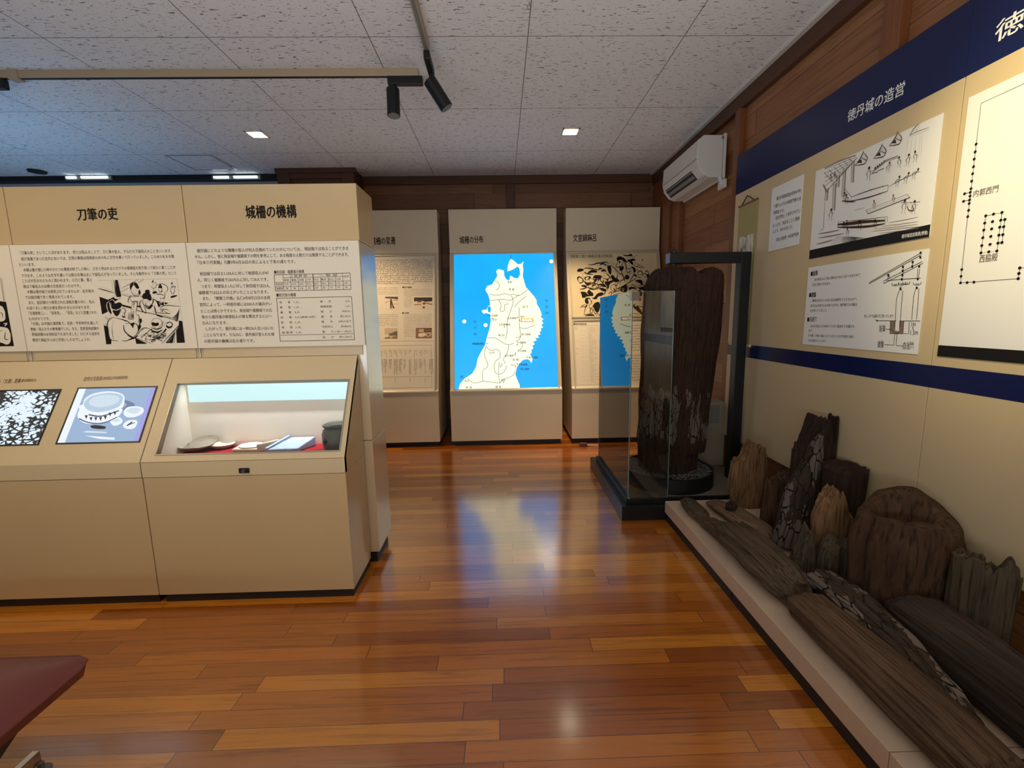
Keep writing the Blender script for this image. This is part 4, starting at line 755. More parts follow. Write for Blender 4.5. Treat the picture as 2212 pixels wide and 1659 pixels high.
for (x0, y0, x1, y1, kind) in [(92, 542, 240, 680, 0), (425, 550, 636, 678, 1), (86, 905, 232, 1025, 2), (444, 900, 632, 1022, 3)]:
    a = Art(SLP, (815, 540, 145 / 776), base=0.003); w_ = x1 - x0; h_ = y1 - y0
    U = lambda *p: [(x0 + u * w_, y0 + v * h_) for u, v in p]
    a.rect(x0, y0, x1, y1, (3, 3, 0, 2)[kind], 0)
    if kind == 0: a.fill(U((0, 0), (1, 0), (1, 0.2), (0.4, 0.15), (0, 0.12)), 1, 1); a.fill(U((0.42, 0.15), (0.5, 0.2), (0.62, 0.7), (0.75, 0.95), (0.6, 0.98), (0.5, 0.6), (0.5, 0.98), (0.4, 0.98), (0.38, 0.4)), 1, 2); a.line(U((0, 0.5), (0.35, 0.35)), 5, 4, 1); a.line(U((0.6, 0.3), (1, 0.25)), 8, 4, 1); a.line(U((0.65, 0.6), (1, 0.6)), 4, 2, 1)
    if kind == 1: a.fill(U((0, 0), (1, 0), (1, 0.34), (0.6, 0.4), (0.45, 0.3), (0, 0.36)), 1, 1); a.fill(U((0.18, 0.36), (0.4, 0.3), (0.42, 0.42), (0.2, 0.46)), 4, 2); a.fill(U((0.46, 0.48), (0.62, 0.44), (0.6, 0.66), (0.5, 0.64)), 4, 2); a.line(U((0.6, 0.5), (1, 0.62)), 12, 2, 1); a.line(U((0, 0.66), (0.4, 0.62)), 8, 4, 1); a.fill(U((0.48, 0.82), (0.58, 0.78), (0.6, 0.98), (0.48, 0.98)), 4, 2)
    if kind == 2: a.fill(U((0.3, 0.5), (0.5, 0.5), (0.9, 0.28), (1, 0.3), (1, 0.75), (0.7, 0.7), (0.4, 0.72)), 5, 1); a.fill(U((0, 0.62), (0.25, 0.55), (0.3, 0.8), (0, 0.9)), 3, 1); a.fill(U((0, 0.9), (1, 0.75), (1, 1), (0, 1)), 2, 1); a.fill(U((0.4, 0.75), (0.65, 0.72), (0.6, 0.95), (0.42, 0.95)), 0, 2)
    if kind == 3: a.fill(U((0.22, 0.15), (0.5, 0.12), (0.5, 0.4), (0.2, 0.42)), 0, 1); a.line(U((0.5, 0.15), (0.98, 0.12)), 10, 1, 1); a.line(U((0.5, 0.35), (0.98, 0.3)), 8, 1, 1); a.fill(U((0.2, 0.55), (0.6, 0.5), (0.55, 0.8), (0.2, 0.85)), 3, 1, True); a.fill(U((0.65, 0.5), (0.95, 0.48), (0.9, 0.8), (0.65, 0.8)), 0, 1, True); a.fill(U((0.72, 0.6), (0.85, 0.58), (0.84, 0.72), (0.72, 0.72)), 5, 2, True)
    a.build('photo', PH, fr)
# ------------------------------------------------------------------ right wall: sign boards, sheets, scroll
XS = 1.76
SP = Plane((XS, 0, 0), (0, -1, 0), (0, 0, 1))
def sign_board(y0, y1, label):
    t = thing('sign_board', (XS + 0.02, (y0 + y1) / 2, 0.40), label, 'sign board')
    MB().box(XS, XS + 0.02, y0 + 0.002, y1 - 0.002, 0.40, 2.483).build('panel', M['cream_soft'], t, bevel=0.001)
    MB().box(XS - 0.001, XS, y0 + 0.0003, y1 - 0.0003, 2.214, 2.483).build('title_band', M['navy'], t); MB().box(XS - 0.001, XS, y0 + 0.0006, y1 - 0.0006, 1.037, 1.128).build('lower_band', M['navy'], t); return t
s1 = sign_board(1.798, 3.472, 'cream and navy wall board headed 徳丹城の造営, behind the black gantry'); s2 = sign_board(0.2, 1.798, 'nearer cream and navy wall board, cut by the right picture edge')
SINK = [M['white_ink'], M['ink'], M['brown_ink'], M['grey_ink'], M['pale_ink'], M['paper']]
a = Art(SP, (1560, 0, 652 / 2163), base=0.0016); a.text('徳丹城の造営', (902, 838), (1310, 626), 0.06, 0, bold=0.012); a.build('title_lettering', SINK, s1)
q0 = SP.hit(2151, 73); a = Art(SP, base=0.0016); a.uvtext('徳丹城の変遷', q0, q0 + Vector((0.56, 0)), 0.075, 0, 1, 0.012); a.build('title_lettering', SINK, s2)
def sheet(name, y_far, y_near, z0, z1, mat, label, th=0.004, cat='sheet'):
    o = MB().box(XS - th, XS - 0.001, y_near, y_far, z0, z1).build(name, mat, None, loc=(XS - 0.001, (y_far + y_near) / 2, z0)); return tag(o, label, cat)
SP2 = Plane((XS - 0.004, 0, 0), (0, -1, 0), (0, 0, 1))
# caption sheet
s = sheet('caption_sheet', 3.0, 2.697, 1.745, 2.135, M['paper'], 'small white text sheet between hanging scroll and construction drawing')
a = Art(SP2, (1560, 380, 652 / 2080))
for s_, p0, p1 in [('第5次発掘調査(昭和47年)', (375, 158), (546, 99)), ('で掘り上げた外郭西門跡の北', (356, 212), (545, 153)), ('西隅柱です。', (354, 256), (430, 236)), ('『西北門柱』と刻字されてい', (366, 294), (540, 236)), ('ましたが、残念なことに風蝕', (350, 346), (534, 290)), ('により、失われました。', (350, 386), (486, 347)), ('写真右 東南隅・中央南門柱跡', (372, 443), (528, 398))]: a.text(s_, p0, p1, 0.024, 1)
a.build('printed_text', SINK, s)
# construction drawing
s = sheet('construction_drawing', 2.592, 1.868, 1.648, 2.118, M['paper'], 'large drawing of builders raising a castle, on the navy headed board', cat='drawing')
MB().box(XS - 0.005, XS - 0.004, 1.868, 2.592, 1.648, 1.697).build('caption_strip', M['black_soft'], s)
a = Art(SP2, (1750, 240, 300 / 1555), base=0.0016); a.text('徳丹城造営風景(想像)', (1030, 1405), (1322, 1358), 0.018, 0, bold=0.01)
def D(*p, w=5, c=2): a.line(p, w, c, 1, True, True)
for k in range(7): D((160 + k * 55, 690 - k * 32), (260 + k * 42, 790 - k * 46), w=12, c=3)
for k in range(5): D((165, 650 + k * 48), (500 - k * 20, 520 + k * 30), w=8, c=3)
D((160, 640), (330, 560), (520, 490), w=10, c=3); D((200, 880), (420, 640), (530, 520), w=11, c=3); D((150, 820), (190, 900), (210, 860), w=18, c=3)
for x0, y0, x1, y1 in [(485, 560, 475, 800), (390, 660, 370, 960), (278, 810, 265, 1110), (320, 720, 312, 850), (190, 900, 180, 1000)]:
    a.line([(x0 - 13, y0), (x1 - 13, y1)], 4, 2, 1, False); a.line([(x0 + 13, y0), (x1 + 13, y1)], 6, 2, 1, False); a.line([(x0 + 4, y0), (x1 + 4, y1)], 14, 4, 0, False)
D((170, 1010), (155, 1240), (150, 1310), (115, 1340), w=5, c=3)
def man(x, y, k=1.0, lean=0.0, c=2):
    D((x, y + 30 * k), (x - 18 * k + lean, y + 75 * k), (x - 8 * k + lean, y + 110 * k), w=5, c=c); D((x + 4 * k, y + 30 * k), (x + 24 * k + lean, y + 70 * k), (x + 14 * k + lean, y + 115 * k), w=5, c=c)
    D((x - 8 * k + lean, y + 110 * k), (x - 24 * k + lean, y + 150 * k), w=6, c=c); D((x + 10 * k + lean, y + 112 * k), (x + 18 * k + lean, y + 155 * k), w=6, c=c); a.dot(x, y + 12 * k, 12 * k, c, 1); D((x + 2, y - 8 * k), (x + 4, y + 10 * k), w=12 * k, c=1); D((x, y + 45 * k), (x + 34 * k, y + 50 * k), w=5, c=c)
for x, y, k, l_ in [(665, 625, 1, -10), (390, 910, 0.75, 0), (410, 930, 0.75, 0), (1005, 725, 0.85, -30), (1108, 685, 0.85, -36), (1215, 640, 0.8, -50), (720, 1000, 0.62, 0), (935, 935, 0.62, 0), (1065, 990, 1.05, -14), (1175, 1000, 1.0, -16), (240, 1095, 0.85, -10), (380, 1240, 0.5, 0), (415, 1220, 0.5, 0), (558, 1225, 0.7, 0), (730, 1215, 0.7, 0), (420, 1310, 0.6, 0), (895, 570, 0.75, -20), (1000, 510, 0.8, 0), (1110, 480, 0.9, -15), (1180, 445, 0.85, 0), (235, 710, 0.5, 0), (280, 685, 0.5, 0)]: man(x, y, k, l_, 2)
for hx, hy in ((590, 520), (800, 440), (975, 300)):
    D((hx - 85, hy + 90), (hx - 20, hy), (hx + 15, hy - 80), w=9); D((hx - 20, hy), (hx + 45, hy + 30), (hx + 50, hy - 10), (hx + 10, hy - 60), w=7); D((hx - 85, hy + 90), (hx + 20, hy + 70), (hx + 50, hy + 20), w=8); a.fill([(hx - 60, hy + 60), (hx - 15, hy + 15), (hx - 5, hy + 60)], 2, 1)
    for k in range(5): D((hx - 15 + k * 12, hy + k * 6), (hx + 5 + k * 10, hy - 55 + k * 12), w=5, c=3)
for k in range(5): D((700 + k * 28, 690 - k * 22), (740 + k * 24, 630 - k * 16), (720 + k * 26, 640 - k * 20), w=9)
D((830, 560), (990, 500), w=14); D((825, 575), (985, 520), w=8); D((690, 700), (760, 680), w=16); D((760, 670), (830, 640), w=14)
D((470, 960), (660, 890), (880, 825), w=6); D((440, 1010), (640, 970), (870, 895), w=9); D((360, 1005), (440, 1012), (500, 1015), w=12); D((385, 865), (470, 965), w=9); D((880, 825), (870, 895), w=7); D((470, 965), (455, 1005), w=5); D((880, 850), (1000, 780), (1220, 680), w=4)
for x, y in [(548, 925), (680, 885), (815, 843), (505, 1010), (650, 970), (785, 935)]: D((x, y - 12), (x + 4, y + 8), w=8)
D((630, 1110), (1090, 930), w=5); D((650, 1150), (1125, 965), w=16); D((1090, 930), (1125, 965), w=6); D((630, 1110), (650, 1150), w=9); D((640, 1125), (1110, 948), w=4, c=3); D((500, 1110), (610, 1080), w=12, c=4)
D((1020, 1025), (1235, 1015), w=8); D((1090, 1060), (1110, 1110), (1160, 1110), (1150, 1060), w=10); D((1130, 1020), (1095, 1085), w=4); D((1130, 1020), (1160, 1085), w=4)
D((310, 1270), (440, 1260), (600, 1240), (840, 1225), w=26); D((310, 1300), (480, 1300), (660, 1290), (840, 1260), w=18); D((330, 1240), (600, 1215), (870, 1180), w=4); D((840, 1190), (845, 1260), w=8); D((870, 1180), (870, 1240), w=8); D((320, 1235), (315, 1300), w=12)
for y0, y1, x0, x1 in [(1375, 1330, 95, 330), (1420, 1370, 95, 380), (1490, 1440, 75, 260), (1345, 1290, 690, 1215), (1320, 1265, 740, 1215), (1290, 1235, 800, 1215), (1370, 1310, 760, 1220), (1250, 1185, 880, 1215)]: D((x0, y0), ((x0 + x1) / 2, (y0 + y1) / 2 + 3), (x1, y1), w=5 if x0 > 600 else 10, c=3)
for k in range(7): D((310 + k * 14, 1395 + k * 2), (235 + k * 24, 1500 - k * 6), w=5)
for k in range(6): D((360, 1410 + k * 12), (480 + k * 6, 1410 + k * 8), (620 - k * 30, 1422 + k * 8), w=4)
D((1110, 275), (1200, 230), (1340, 180), w=5, c=3); D((1115, 290), (1335, 205), w=4, c=3); D((1120, 270), (1170, 190), (1220, 140), w=10, c=3); D((1185, 230), (1235, 140), w=7, c=3)
for x in (1100, 1145, 1190, 1240, 1265): D((x, 300 if x < 1200 else 250), (x - 22, 520), w=4, c=4)
a.build('builders_drawing', SINK, s)
# structure diagram
s = sheet('structure_diagram', 2.592, 1.862, 1.167, 1.601, M['paper'], 'white sheet with roof and post hole diagram below the builders drawing', cat='diagram')
a = Art(SP2, (1560, 380, 652 / 2080))
for s_, p0, p1, h_, b_ in [('■版築', (612, 676), (660, 668), 0.03, 0.02), ('柱の根元をより強く固めるために土をつきかためて', (636, 716), (952, 681), 0.0165, 0), ('交互に埋めて行きます。', (622, 751), (752, 741), 0.0165, 0), ('■礎盤', (601, 822), (648, 818), 0.03, 0.02), ('建物が沈まないために柱の底部をささえるもので、', (622, 860), (934, 848), 0.0165, 0), ('石又は土を使うものがありますが、徳丹城では半截丸', (610, 895), (932, 886), 0.0165, 0), ('太を使っていました。', (607, 929), (724, 925), 0.0165, 0), ('■目途穴', (588, 990), (652, 986), 0.03, 0.01), ('山から切出した木材はイカダに組まれて水運され', (610, 1035), (914, 1037), 0.0165, 0), ('ます。', (597, 1065), (624, 1065), 0.0165, 0), ('その際、木材の端にえぐられたイカダを組む為の', (592, 1100), (908, 1108), 0.0165, 0), ('穴を目途穴といいます。', (592, 1134), (720, 1138), 0.0165, 0), ('版築', (1083, 1056), (1127, 1054), 0.03, 0), ('礎盤', (1072, 1164), (1115, 1163), 0.03, 0), ('目途穴', (1247, 1175), (1322, 1172), 0.03, 0), ('1m', (1306, 1020), (1335, 1018), 0.03, 0), ('1.5m', (1300, 1079), (1350, 1076), 0.03, 0), ('地上より下は腐らずに残っています', (980, 966), (1182, 966), 0.017, 0), ('はん ちく', (1085, 1032), (1125, 1031), 0.012, 0), ('そ ばん', (1078, 1141), (1115, 1141), 0.012, 0), ('め ど あな', (1252, 1151), (1322, 1150), 0.012, 0)]: a.text(s_, p0, p1, h_, 1, bold=b_)
def D(*p, w=3.5, c=1, sm=True): a.line(p, w, c, 1, sm)
D((1015, 742), (1372, 545)); D((1020, 732), (1372, 530)); D((1115, 742), (1385, 602)); D((1118, 722), (1380, 590)); D((1130, 722), (1250, 712), (1368, 704)); D((1115, 722), (1115, 742)); D((1015, 730), (1018, 744))
for x, y in [(1370, 530), (1368, 562), (1315, 594), (1312, 625), (1360, 624), (1248, 628), (1246, 655), (1244, 684), (1147, 685), (1240, 713), (1350, 711), (1231, 780), (1343, 772)]: a.rect(x - 7, y - 9, x + 6, y + 8, 1, 2)
D((1147, 690), (1140, 715)); D((1155, 690), (1150, 712)); D((1315, 600), (1313, 625)); D((1350, 640), (1345, 700)); D((1362, 640), (1355, 700)); D((1250, 640), (1245, 700))
for cx, cy, k in [(1195, 743, 1), (1240, 738, 1), (1270, 735, 1), (1345, 738, 1.1)]: D((cx - 26 * k, cy - 4), (cx - 20 * k, cy + 10), (cx, cy + 14), (cx + 20 * k, cy + 8), (cx + 26 * k, cy - 8)); D((cx - 10, cy + 2), (cx, cy + 8), (cx + 12, cy))
D((1222, 765), (1240, 765)); D((1222, 790), (1203, 850), (1196, 960), (1190, 1070)); D((1246, 790), (1236, 900), (1225, 1060)); D((1335, 780), (1320, 840), (1308, 990)); D((1357, 775), (1350, 880), (1340, 990))
D((1060, 985), (1060, 998), (1200, 999), sm=False); D((1222, 1000), (1365, 1000)); D((1066, 993), (1078, 999), (1066, 1003), sm=False)
a.fill([(1160, 1001), (1192, 1001), (1186, 1075), (1158, 1075)], 3, 1); a.fill([(1222, 1001), (1253, 1001), (1249, 1075), (1222, 1075)], 3, 1); a.fill([(1158, 1075), (1249, 1075), (1247, 1087), (1157, 1087)], 3, 1)
for k in range(8): D((1160, 1008 + k * 9), (1190, 1007 + k * 9), w=2); D((1223, 1008 + k * 9), (1251, 1007 + k * 9), w=2)
D((1160, 1000), (1157, 1087), (1247, 1088), (1253, 1000), sm=False); D((1180, 1078), (1200, 1070), (1222, 1074), (1218, 1082), (1190, 1084)); D((1190, 1086), (1184, 1166), (1120, 1163), sm=False); D((1207, 1086), (1199, 1168), (1245, 1173), sm=False); D((1130, 1056), (1168, 1058)); D((1291, 1006), (1287, 1088), (1250, 1086), sm=False); D((1318, 1038), (1313, 1046), (1317, 1054), (1312, 1060))
a.build('printed_diagram', SINK, s)
# site plan
s = sheet('site_plan', 1.772, 0.75, 1.168, 2.130, M['paper'], 'tall white site plan of black dots and lines at the right edge', cat='plan')
MB().box(XS - 0.005, XS - 0.004, 0.75, 1.772, 1.168, 1.212).build('caption_strip', M['black_soft'], s)
a = Art(SP2, (1560, 0, 652 / 2163))
up = [(1822, 1033), (1815, 1088), (1808, 1140), (1803, 1195), (1797, 1245), (1790, 1298), (1785, 1352), (1780, 1378), (1778, 1405), (1775, 1433), (1772, 1458), (1768, 1507), (1762, 1552)]
R_ = 0.0052
a.line([(2163, 600), (1857, 740), (1822, 1033)], 3, 1, 1, False); a.line([up[0], up[-1]], 3, 1, 1, False)
q = a.T((2163, 600)); a.uvline([q, q + Vector((0.62, 0.0))], 0.004, 1)
for p in up: a.dot(*p, 0, 1, 2, rm=R_)
a.crop = (1560, 380, 652 / 2080)
a.line([(1693, 280), (1653, 645)], 3, 1, 1, False); a.line([(1653, 645), (1644, 737)], 3, 1, 1, False); a.line([(1644, 737), (2042, 708)], 3, 1, 1, False); a.line([(2042, 708), (2053, 634), (2085, 632)], 3, 1, 1, False)
a.line([(1672, 123), (1710, 113)], 3, 1, 1, False); a.line([(1665, 175), (1706, 165)], 3, 1, 1, False)
for p in [(1653, 645), (1648, 692), (1644, 737), (1690, 735), (1737, 732), (2042, 708), (2047, 672), (2053, 634), (1672, 123), (1665, 175)]: a.dot(*p, 0, 1, 2, rm=R_)
for r_ in [[(1818, 275), (1872, 263), (1930, 252)], [(1811, 325), (1865, 315), (1922, 305), (1950, 300)], [(1805, 373), (1859, 365), (1915, 353), (1942, 350)], [(1798, 426), (1853, 417), (1909, 408), (1936, 405)], [(1791, 480), (1848, 472), (1903, 463), (1930, 459)], [(1785, 531), (1839, 523), (1895, 517)]]:
    for p in r_: a.dot(*p, 0, 1, 2, rm=R_)
a.line([(1818, 275), (1930, 252), (1895, 517), (1785, 531)], 3, 1, 1, False, closed=True); a.line([(1922, 305), (1950, 300), (1930, 459), (1903, 463)], 3, 1, 1, False)
a.text('内郭西門', (1733, 126), (1905, 86), 0.027, 2); a.text('西脇殿', (1774, 573), (1900, 559), 0.030, 2)
a.build('printed_plan', SINK, s)
# hanging scroll
M['scroll_gold'] = plain('scroll silk', lin(168, 152, 100), 0.7, 0, 0.3, 0.12, 160)
t = thing('hanging_scroll', (XS - 0.012, 3.27, 1.12), 'gold edged hanging scroll with ink painting, behind the black gantry post', 'scroll')
MB().box(XS - 0.006, XS - 0.002, 3.155, 3.40, 1.13, 2.115).build('silk_mount', M['scroll_gold'], t)
m = NT('ink painting'); v = m.coord('Object', (14, 14, 7)); n_ = m.noise(v, 1.0, 5, 0.7, 1.0); m.col(m.ramp(n_, [(0.36, lin(96, 90, 80)), (0.46, lin(196, 188, 172)), (0.6, lin(216, 208, 192))])); m.set(rough=0.7)
MB().box(XS - 0.0075, XS - 0.006, 3.185, 3.37, 1.34, 1.895).build('painting', m.m, t)
MB().tube((XS - 0.012, 3.135, 1.122), (XS - 0.012, 3.42, 1.122), 0.010).build('bottom_roller', M['cream_soft'], t, smooth=True); MB().tube((XS - 0.008, 3.155, 2.115), (XS - 0.008, 3.40, 2.115), 0.006).build('top_rod', M['post'], t, smooth=True)
MB().path([(XS - 0.008, 3.20, 2.118), (XS - 0.01, 3.25, 2.15), (XS - 0.014, 3.28, 2.165), (XS - 0.01, 3.31, 2.15), (XS - 0.008, 3.36, 2.118)], 0.0035).build('cord', M['black'], t)
# black steel gantry
t = thing('steel_gantry', (1.697, 3.185, 0.1387), 'black steel gantry post with arm reaching over the upright pillar', 'gantry'); y0, y1 = 3.15, 3.222
MB().box(1.660, 1.732, y0, y1, 0.1387, 1.768).build('post', M['black'], t, bevel=0.003)
MB().box(1.165, 1.660, y0, y1, 1.697, 1.768).build('arm', M['black'], t, bevel=0.003); M['cap'] = plain('pale end cap', lin(120, 130, 150), 0.4); MB().box(1.160, 1.165, y0 + 0.003, y1 - 0.003, 1.70, 1.765).build('end_cap', M['cap'], t)
b = MB(); b.tube((1.205, 3.186, 1.66), (1.205, 3.186, 1.795), 0.011); b.tube((1.205, 3.186, 1.672), (1.205, 3.186, 1.697), 0.02, n=6); b.tube((1.205, 3.186, 1.768), (1.205, 3.186, 1.785), 0.02, n=6); b.tube((1.205, 3.186, 1.58), (1.205, 3.186, 1.66), 0.009); b.build('hanger_bolt', M['black'], t, smooth=True)
# vented white cabinet on the plinth, behind the pillar
t = thing('vented_cabinet', (1.59, 3.53, 0.138), 'plain pale cabinet with vent grille standing behind the dark pillar', 'cabinet')
M['cabinet'] = plain('beige cabinet', lin(156, 144, 124), 0.45)
MB().box(1.42, 1.772, 3.46, 3.60, 0.1385, 0.66).build('body', M['cabinet'], t, bevel=0.006)
b = MB(); p0 = onY(1531, 876, 3.459); p1 = onY(1553, 915, 3.459)
for k in range(9): z = p1.z + (p0.z - p1.z) * (k + 0.3) / 9; b.box(p0.x, p1.x, 3.455, 3.46, z, z + (p0.z - p1.z) / 9 * 0.55)
b.build('vent_grille', M['grey_plastic'], t)
# air conditioner
t = thing('air_conditioner', (1.81, 4.1, 2.42), 'white wall air conditioner on the timber wall under the ceiling', 'air conditioner')
prof = [(1.775, 2.42), (1.775, 2.735), (1.62, 2.735), (1.575, 2.70), (1.568, 2.56), (1.585, 2.495), (1.635, 2.437), (1.68, 2.42)]
MB().prism(prof, 'y', 3.735, 4.50).build('body', M['white_plastic'], t, bevel=0.006, seg=3)
b = MB(); pl = Plane((1.577, 4.48, 2.492), (0, -1, 0), (-0.05, 0, 0.058)); b.prism([(1.580, 2.506), (1.590, 2.510), (1.645, 2.448), (1.632, 2.437), (1.592, 2.482)], 'y', 3.86, 4.44); b.build('louvre_opening', M['black_soft'], t)
b = MB(); b.prism([(1.598, 2.470), (1.603, 2.476), (1.62, 2.456), (1.616, 2.450)], 'y', 3.87, 4.43); b.build('louvre', M['grey_plastic'], t)
MB().box(1.566, 1.5685, 3.74, 4.495, 2.556, 2.560).build('panel_seam', M['grey_plastic'], t)
MB().box(1.777, 1.797, 3.725, 4.51, 2.41, 2.745).build('back_plate', M['white_plastic'], t, bevel=0.003)
b = MB(); b.path([(1.76, 3.745, 2.43), (1.765, 3.73, 2.39), (1.785, 3.735, 2.37), (1.795, 3.78, 2.36)], 0.016); b.box(1.775, 1.80, 3.70, 3.80, 2.335, 2.40); b.build('pipe_cover', M['white_plastic'], t, bevel=0.003)
MB().tube((1.77, 3.7345, 2.715), (1.77, 3.7325, 2.715), 0.012).build('screw_cap', M['grey_plastic'], t)
# ------------------------------------------------------------------ glass showcase plinth with the great pillar
t = thing('glass_showcase', (1.28, 3.3, 0), 'dark stepped plinth with glass panes around the upright pillar', 'showcase')
MB().box(0.777, 1.775, 2.812, 3.88, 0, 0.10).build('plinth', M['dark_metal'], t, bevel=0.004)
b = MB(); b.box(0.812, 1.775, 2.845, 3.80, 0.10, 0.137); b.build('plinth_step', M['dark_metal'], t, bevel=0.003)
M['bed'] = plain('grey stone bed', lin(120, 112, 98), 0.7, 0, 0.3, 0.1, 80); MB().box(0.84, 1.76, 2.87, 3.77, 0.137, 0.1385).build('deck', M['bed'], t)
GX, GY, GT = 0.826, 2.852, 1.496
def pane(x0, x1, y0, y1):
    p = MB().box(x0, x1, y0, y1, 0.1385, GT).build('glass_pane', M['glass'], t); e = 0.0012
    b = MB()
    if x1 - x0 < y1 - y0:
        b.box(x0 - e, x1 + e, y0 - e, y0 + e, 0.1385, GT); b.box(x0 - e, x1 + e, y1 - e, y1 + e, 0.1385, GT); b.box(x0 - e, x1 + e, y0, y1, GT, GT + e)
    else:
        b.box(x0 - e, x0 + e, y0 - e, y1 + e, 0.1385, GT); b.box(x1 - e, x1 + e, y0 - e, y1 + e, 0.1385, GT); b.box(x0, x1, y0 - e, y1 + e, GT, GT + e)
    b.build('edge', M['glass_edge'], p)
pane(GX, GX + 0.006, GY + 0.008, 3.77); pane(GX, 1.093, GY, GY + 0.006)
M['clip'] = plain('clear clip', lin(120, 104, 92), 0.3)
b = MB(); b.box(GX - 0.002, GX + 0.045, GY - 0.004, GY, GT - 0.055, GT - 0.002); b.box(GX - 0.004, GX, GY - 0.003, GY + 0.045, GT - 0.055, GT - 0.002); b.build('corner_clip', M['clip'], t)
b = MB(); b.box(GX + 0.006, GX + 0.010, 3.70, 3.765, GT - 0.05, GT - 0.002); b.build('corner_clip', M['clip'], t)
# tub of pebbles
TX, TY, TR = 1.215, 3.19, 0.315
tb_ = thing('pebble_tub', (TX, TY, 0.1385), 'round black tub of grey pebbles at the foot of the pillar', 'tub')
MB().lathe((TX, TY, 0.1385), [(TR, 0), (TR, 0.105), (TR - 0.01, 0.107), (TR - 0.012, 0.10), (TR - 0.012, 0.07), (0.002, 0.07)], 72).build('tub', M['black_soft'], tb_, smooth=True)
M['pebble'] = plain('grey pebble', lin(84, 82, 78), 0.55, 0, 0.4, 0.35, 14); b = MB(); rp = random.Random(3)
for k in range(620):
    r = TR * 0.94 * math.sqrt(rp.uniform(0.28, 1)); an = rp.uniform(0, 6.283); s_ = rp.uniform(0.008, 0.017); c_ = Vector((TX + r * math.cos(an), TY + r * math.sin(an), 0.228 + rp.uniform(-0.004, 0.008)))
    ca, sa = math.cos(an * 3.7), math.sin(an * 3.7); vs = []
    for z, q in ((-0.45, 0.6), (0, 1.0), (0.42, 0.7)):
        for i in range(6):
            u = 6.283 * i / 6; x = math.cos(u) * s_ * q * 1.3; y = math.sin(u) * s_ * q * 0.9; vs.append(c_ + Vector((x * ca - y * sa, x * sa + y * ca, z * s_)))
    fs = [[j * 6 + i, j * 6 + (i + 1) % 6, (j + 1) * 6 + (i + 1) % 6, (j + 1) * 6 + i] for j in range(2) for i in range(6)] + [[5, 4, 3, 2, 1, 0], [12, 13, 14, 15, 16, 17]]; b.add(vs, fs)
tag(b.build('pebbles', M['pebble'], tb_, smooth='all'), kind='stuff')

# ------------------------------------------------------------------ old timbers
def oldwood(name, c0, c1, crack=0.0, plate=None, grain=(26, 26, 2.2), pz=None, rough=0.85, cells=(16, 16, 5), mscale=5.0, mz=0.55):
    m = NT(name); m.set(rough=rough, spec=0.25); v = m.coord('Object', grain); g = m.noise(v, 1.6, 6, 0.65, 0.5); big = m.noise(m.coord('Object', (4, 4, 2)), 1.2, 3)
    c = m.mix(g, c0, c1); c = m.mix(1.0, c, m.ramp(big, [(0.3, (0.62, 0.6, 0.58)), (0.65, (1, 1, 1))]), 'MULTIPLY')
    fine = m.noise(m.coord('Object', (grain[0] * 3, grain[1] * 3, grain[2] * 1.5)), 1.5, 4, 0.6); c = m.mix(1.0, c, m.ramp(fine, [(0.34, (0.35, 0.33, 0.32)), (0.5, (1, 1, 1))]), 'MULTIPLY')
    h = m.math('ADD', g, m.math('MULTIPLY', fine, 0.7))
    if plate:
        vo = m.n('ShaderNodeTexVoronoi', feature='DISTANCE_TO_EDGE'); vo.inputs['Scale'].default_value = 1.0
        mp = m.coord('Object', cells); dn = m.n('ShaderNodeMix', data_type='VECTOR'); nz = m.n('ShaderNodeTexNoise'); nz.inputs['Scale'].default_value = 1.2; m.l(mp, nz.inputs['Vector'])
        m.l(mp, dn.inputs[4]); m.l(nz.outputs[1], dn.inputs[5]); dn.inputs[0].default_value = 0.25; m.l(dn.outputs[1], vo.inputs['Vector'])
        cr = m.math('LESS_THAN', vo.outputs[0], 0.038); mk = m.noise(m.coord('Object', (mscale, mscale, mscale * mz), (1.7, 0, 0)), 1.0, 4, 0.6)
        if pz:
            sp = m.n('ShaderNodeSeparateXYZ'); tc = m.n('ShaderNodeTexCoord'); m.l(tc.outputs['Object'], sp.inputs[0])
            zz = m.math('ABSOLUTE', m.math('DIVIDE', m.math('SUBTRACT', sp.outputs[2], pz[0]), pz[1])); mk = m.math('SUBTRACT', mk, m.math('MULTIPLY', m.math('MAXIMUM', m.math('SUBTRACT', zz, 0.6), 0.0), 0.5))
        mk = m.math('MULTIPLY', m.math('GREATER_THAN', mk, plate[1]), 1.0)
        c = m.mix(mk, c, m.mix(m.math('MULTIPLY', g, 0.6), plate[0], c)); c = m.mix(m.math('MULTIPLY', cr, m.math('MAXIMUM', mk, plate[2])), c, (0.006, 0.005, 0.004)); h = m.math('SUBTRACT', h, m.math('MULTIPLY', cr, 1.5))
    m.col(c); m.bump(h, 0.7, 0.006); return m.m
M['pillar'] = oldwood('blackened pillar', lin(34, 22, 16), lin(84, 56, 38), plate=(lin(120, 106, 97), 0.48, 0.5), pz=(0.46, 0.24), cells=(62, 62, 11), mscale=17.0, mz=0.16, grain=(40, 40, 2.0))
M['w_grey'] = oldwood('grey driftwood', lin(62, 50, 40), lin(128, 106, 84)); M['w_brown'] = oldwood('brown timber', lin(70, 52, 38), lin(132, 102, 76), grain=(30, 30, 1.4))
M['w_tan'] = oldwood('tan timber', lin(96, 66, 42), lin(164, 124, 84)); M['w_dark'] = oldwood('dark timber', lin(34, 24, 18), lin(80, 58, 44)); M['w_red'] = oldwood('red brown timber', lin(42, 27, 18), lin(112, 80, 54), grain=(16, 16, 3))
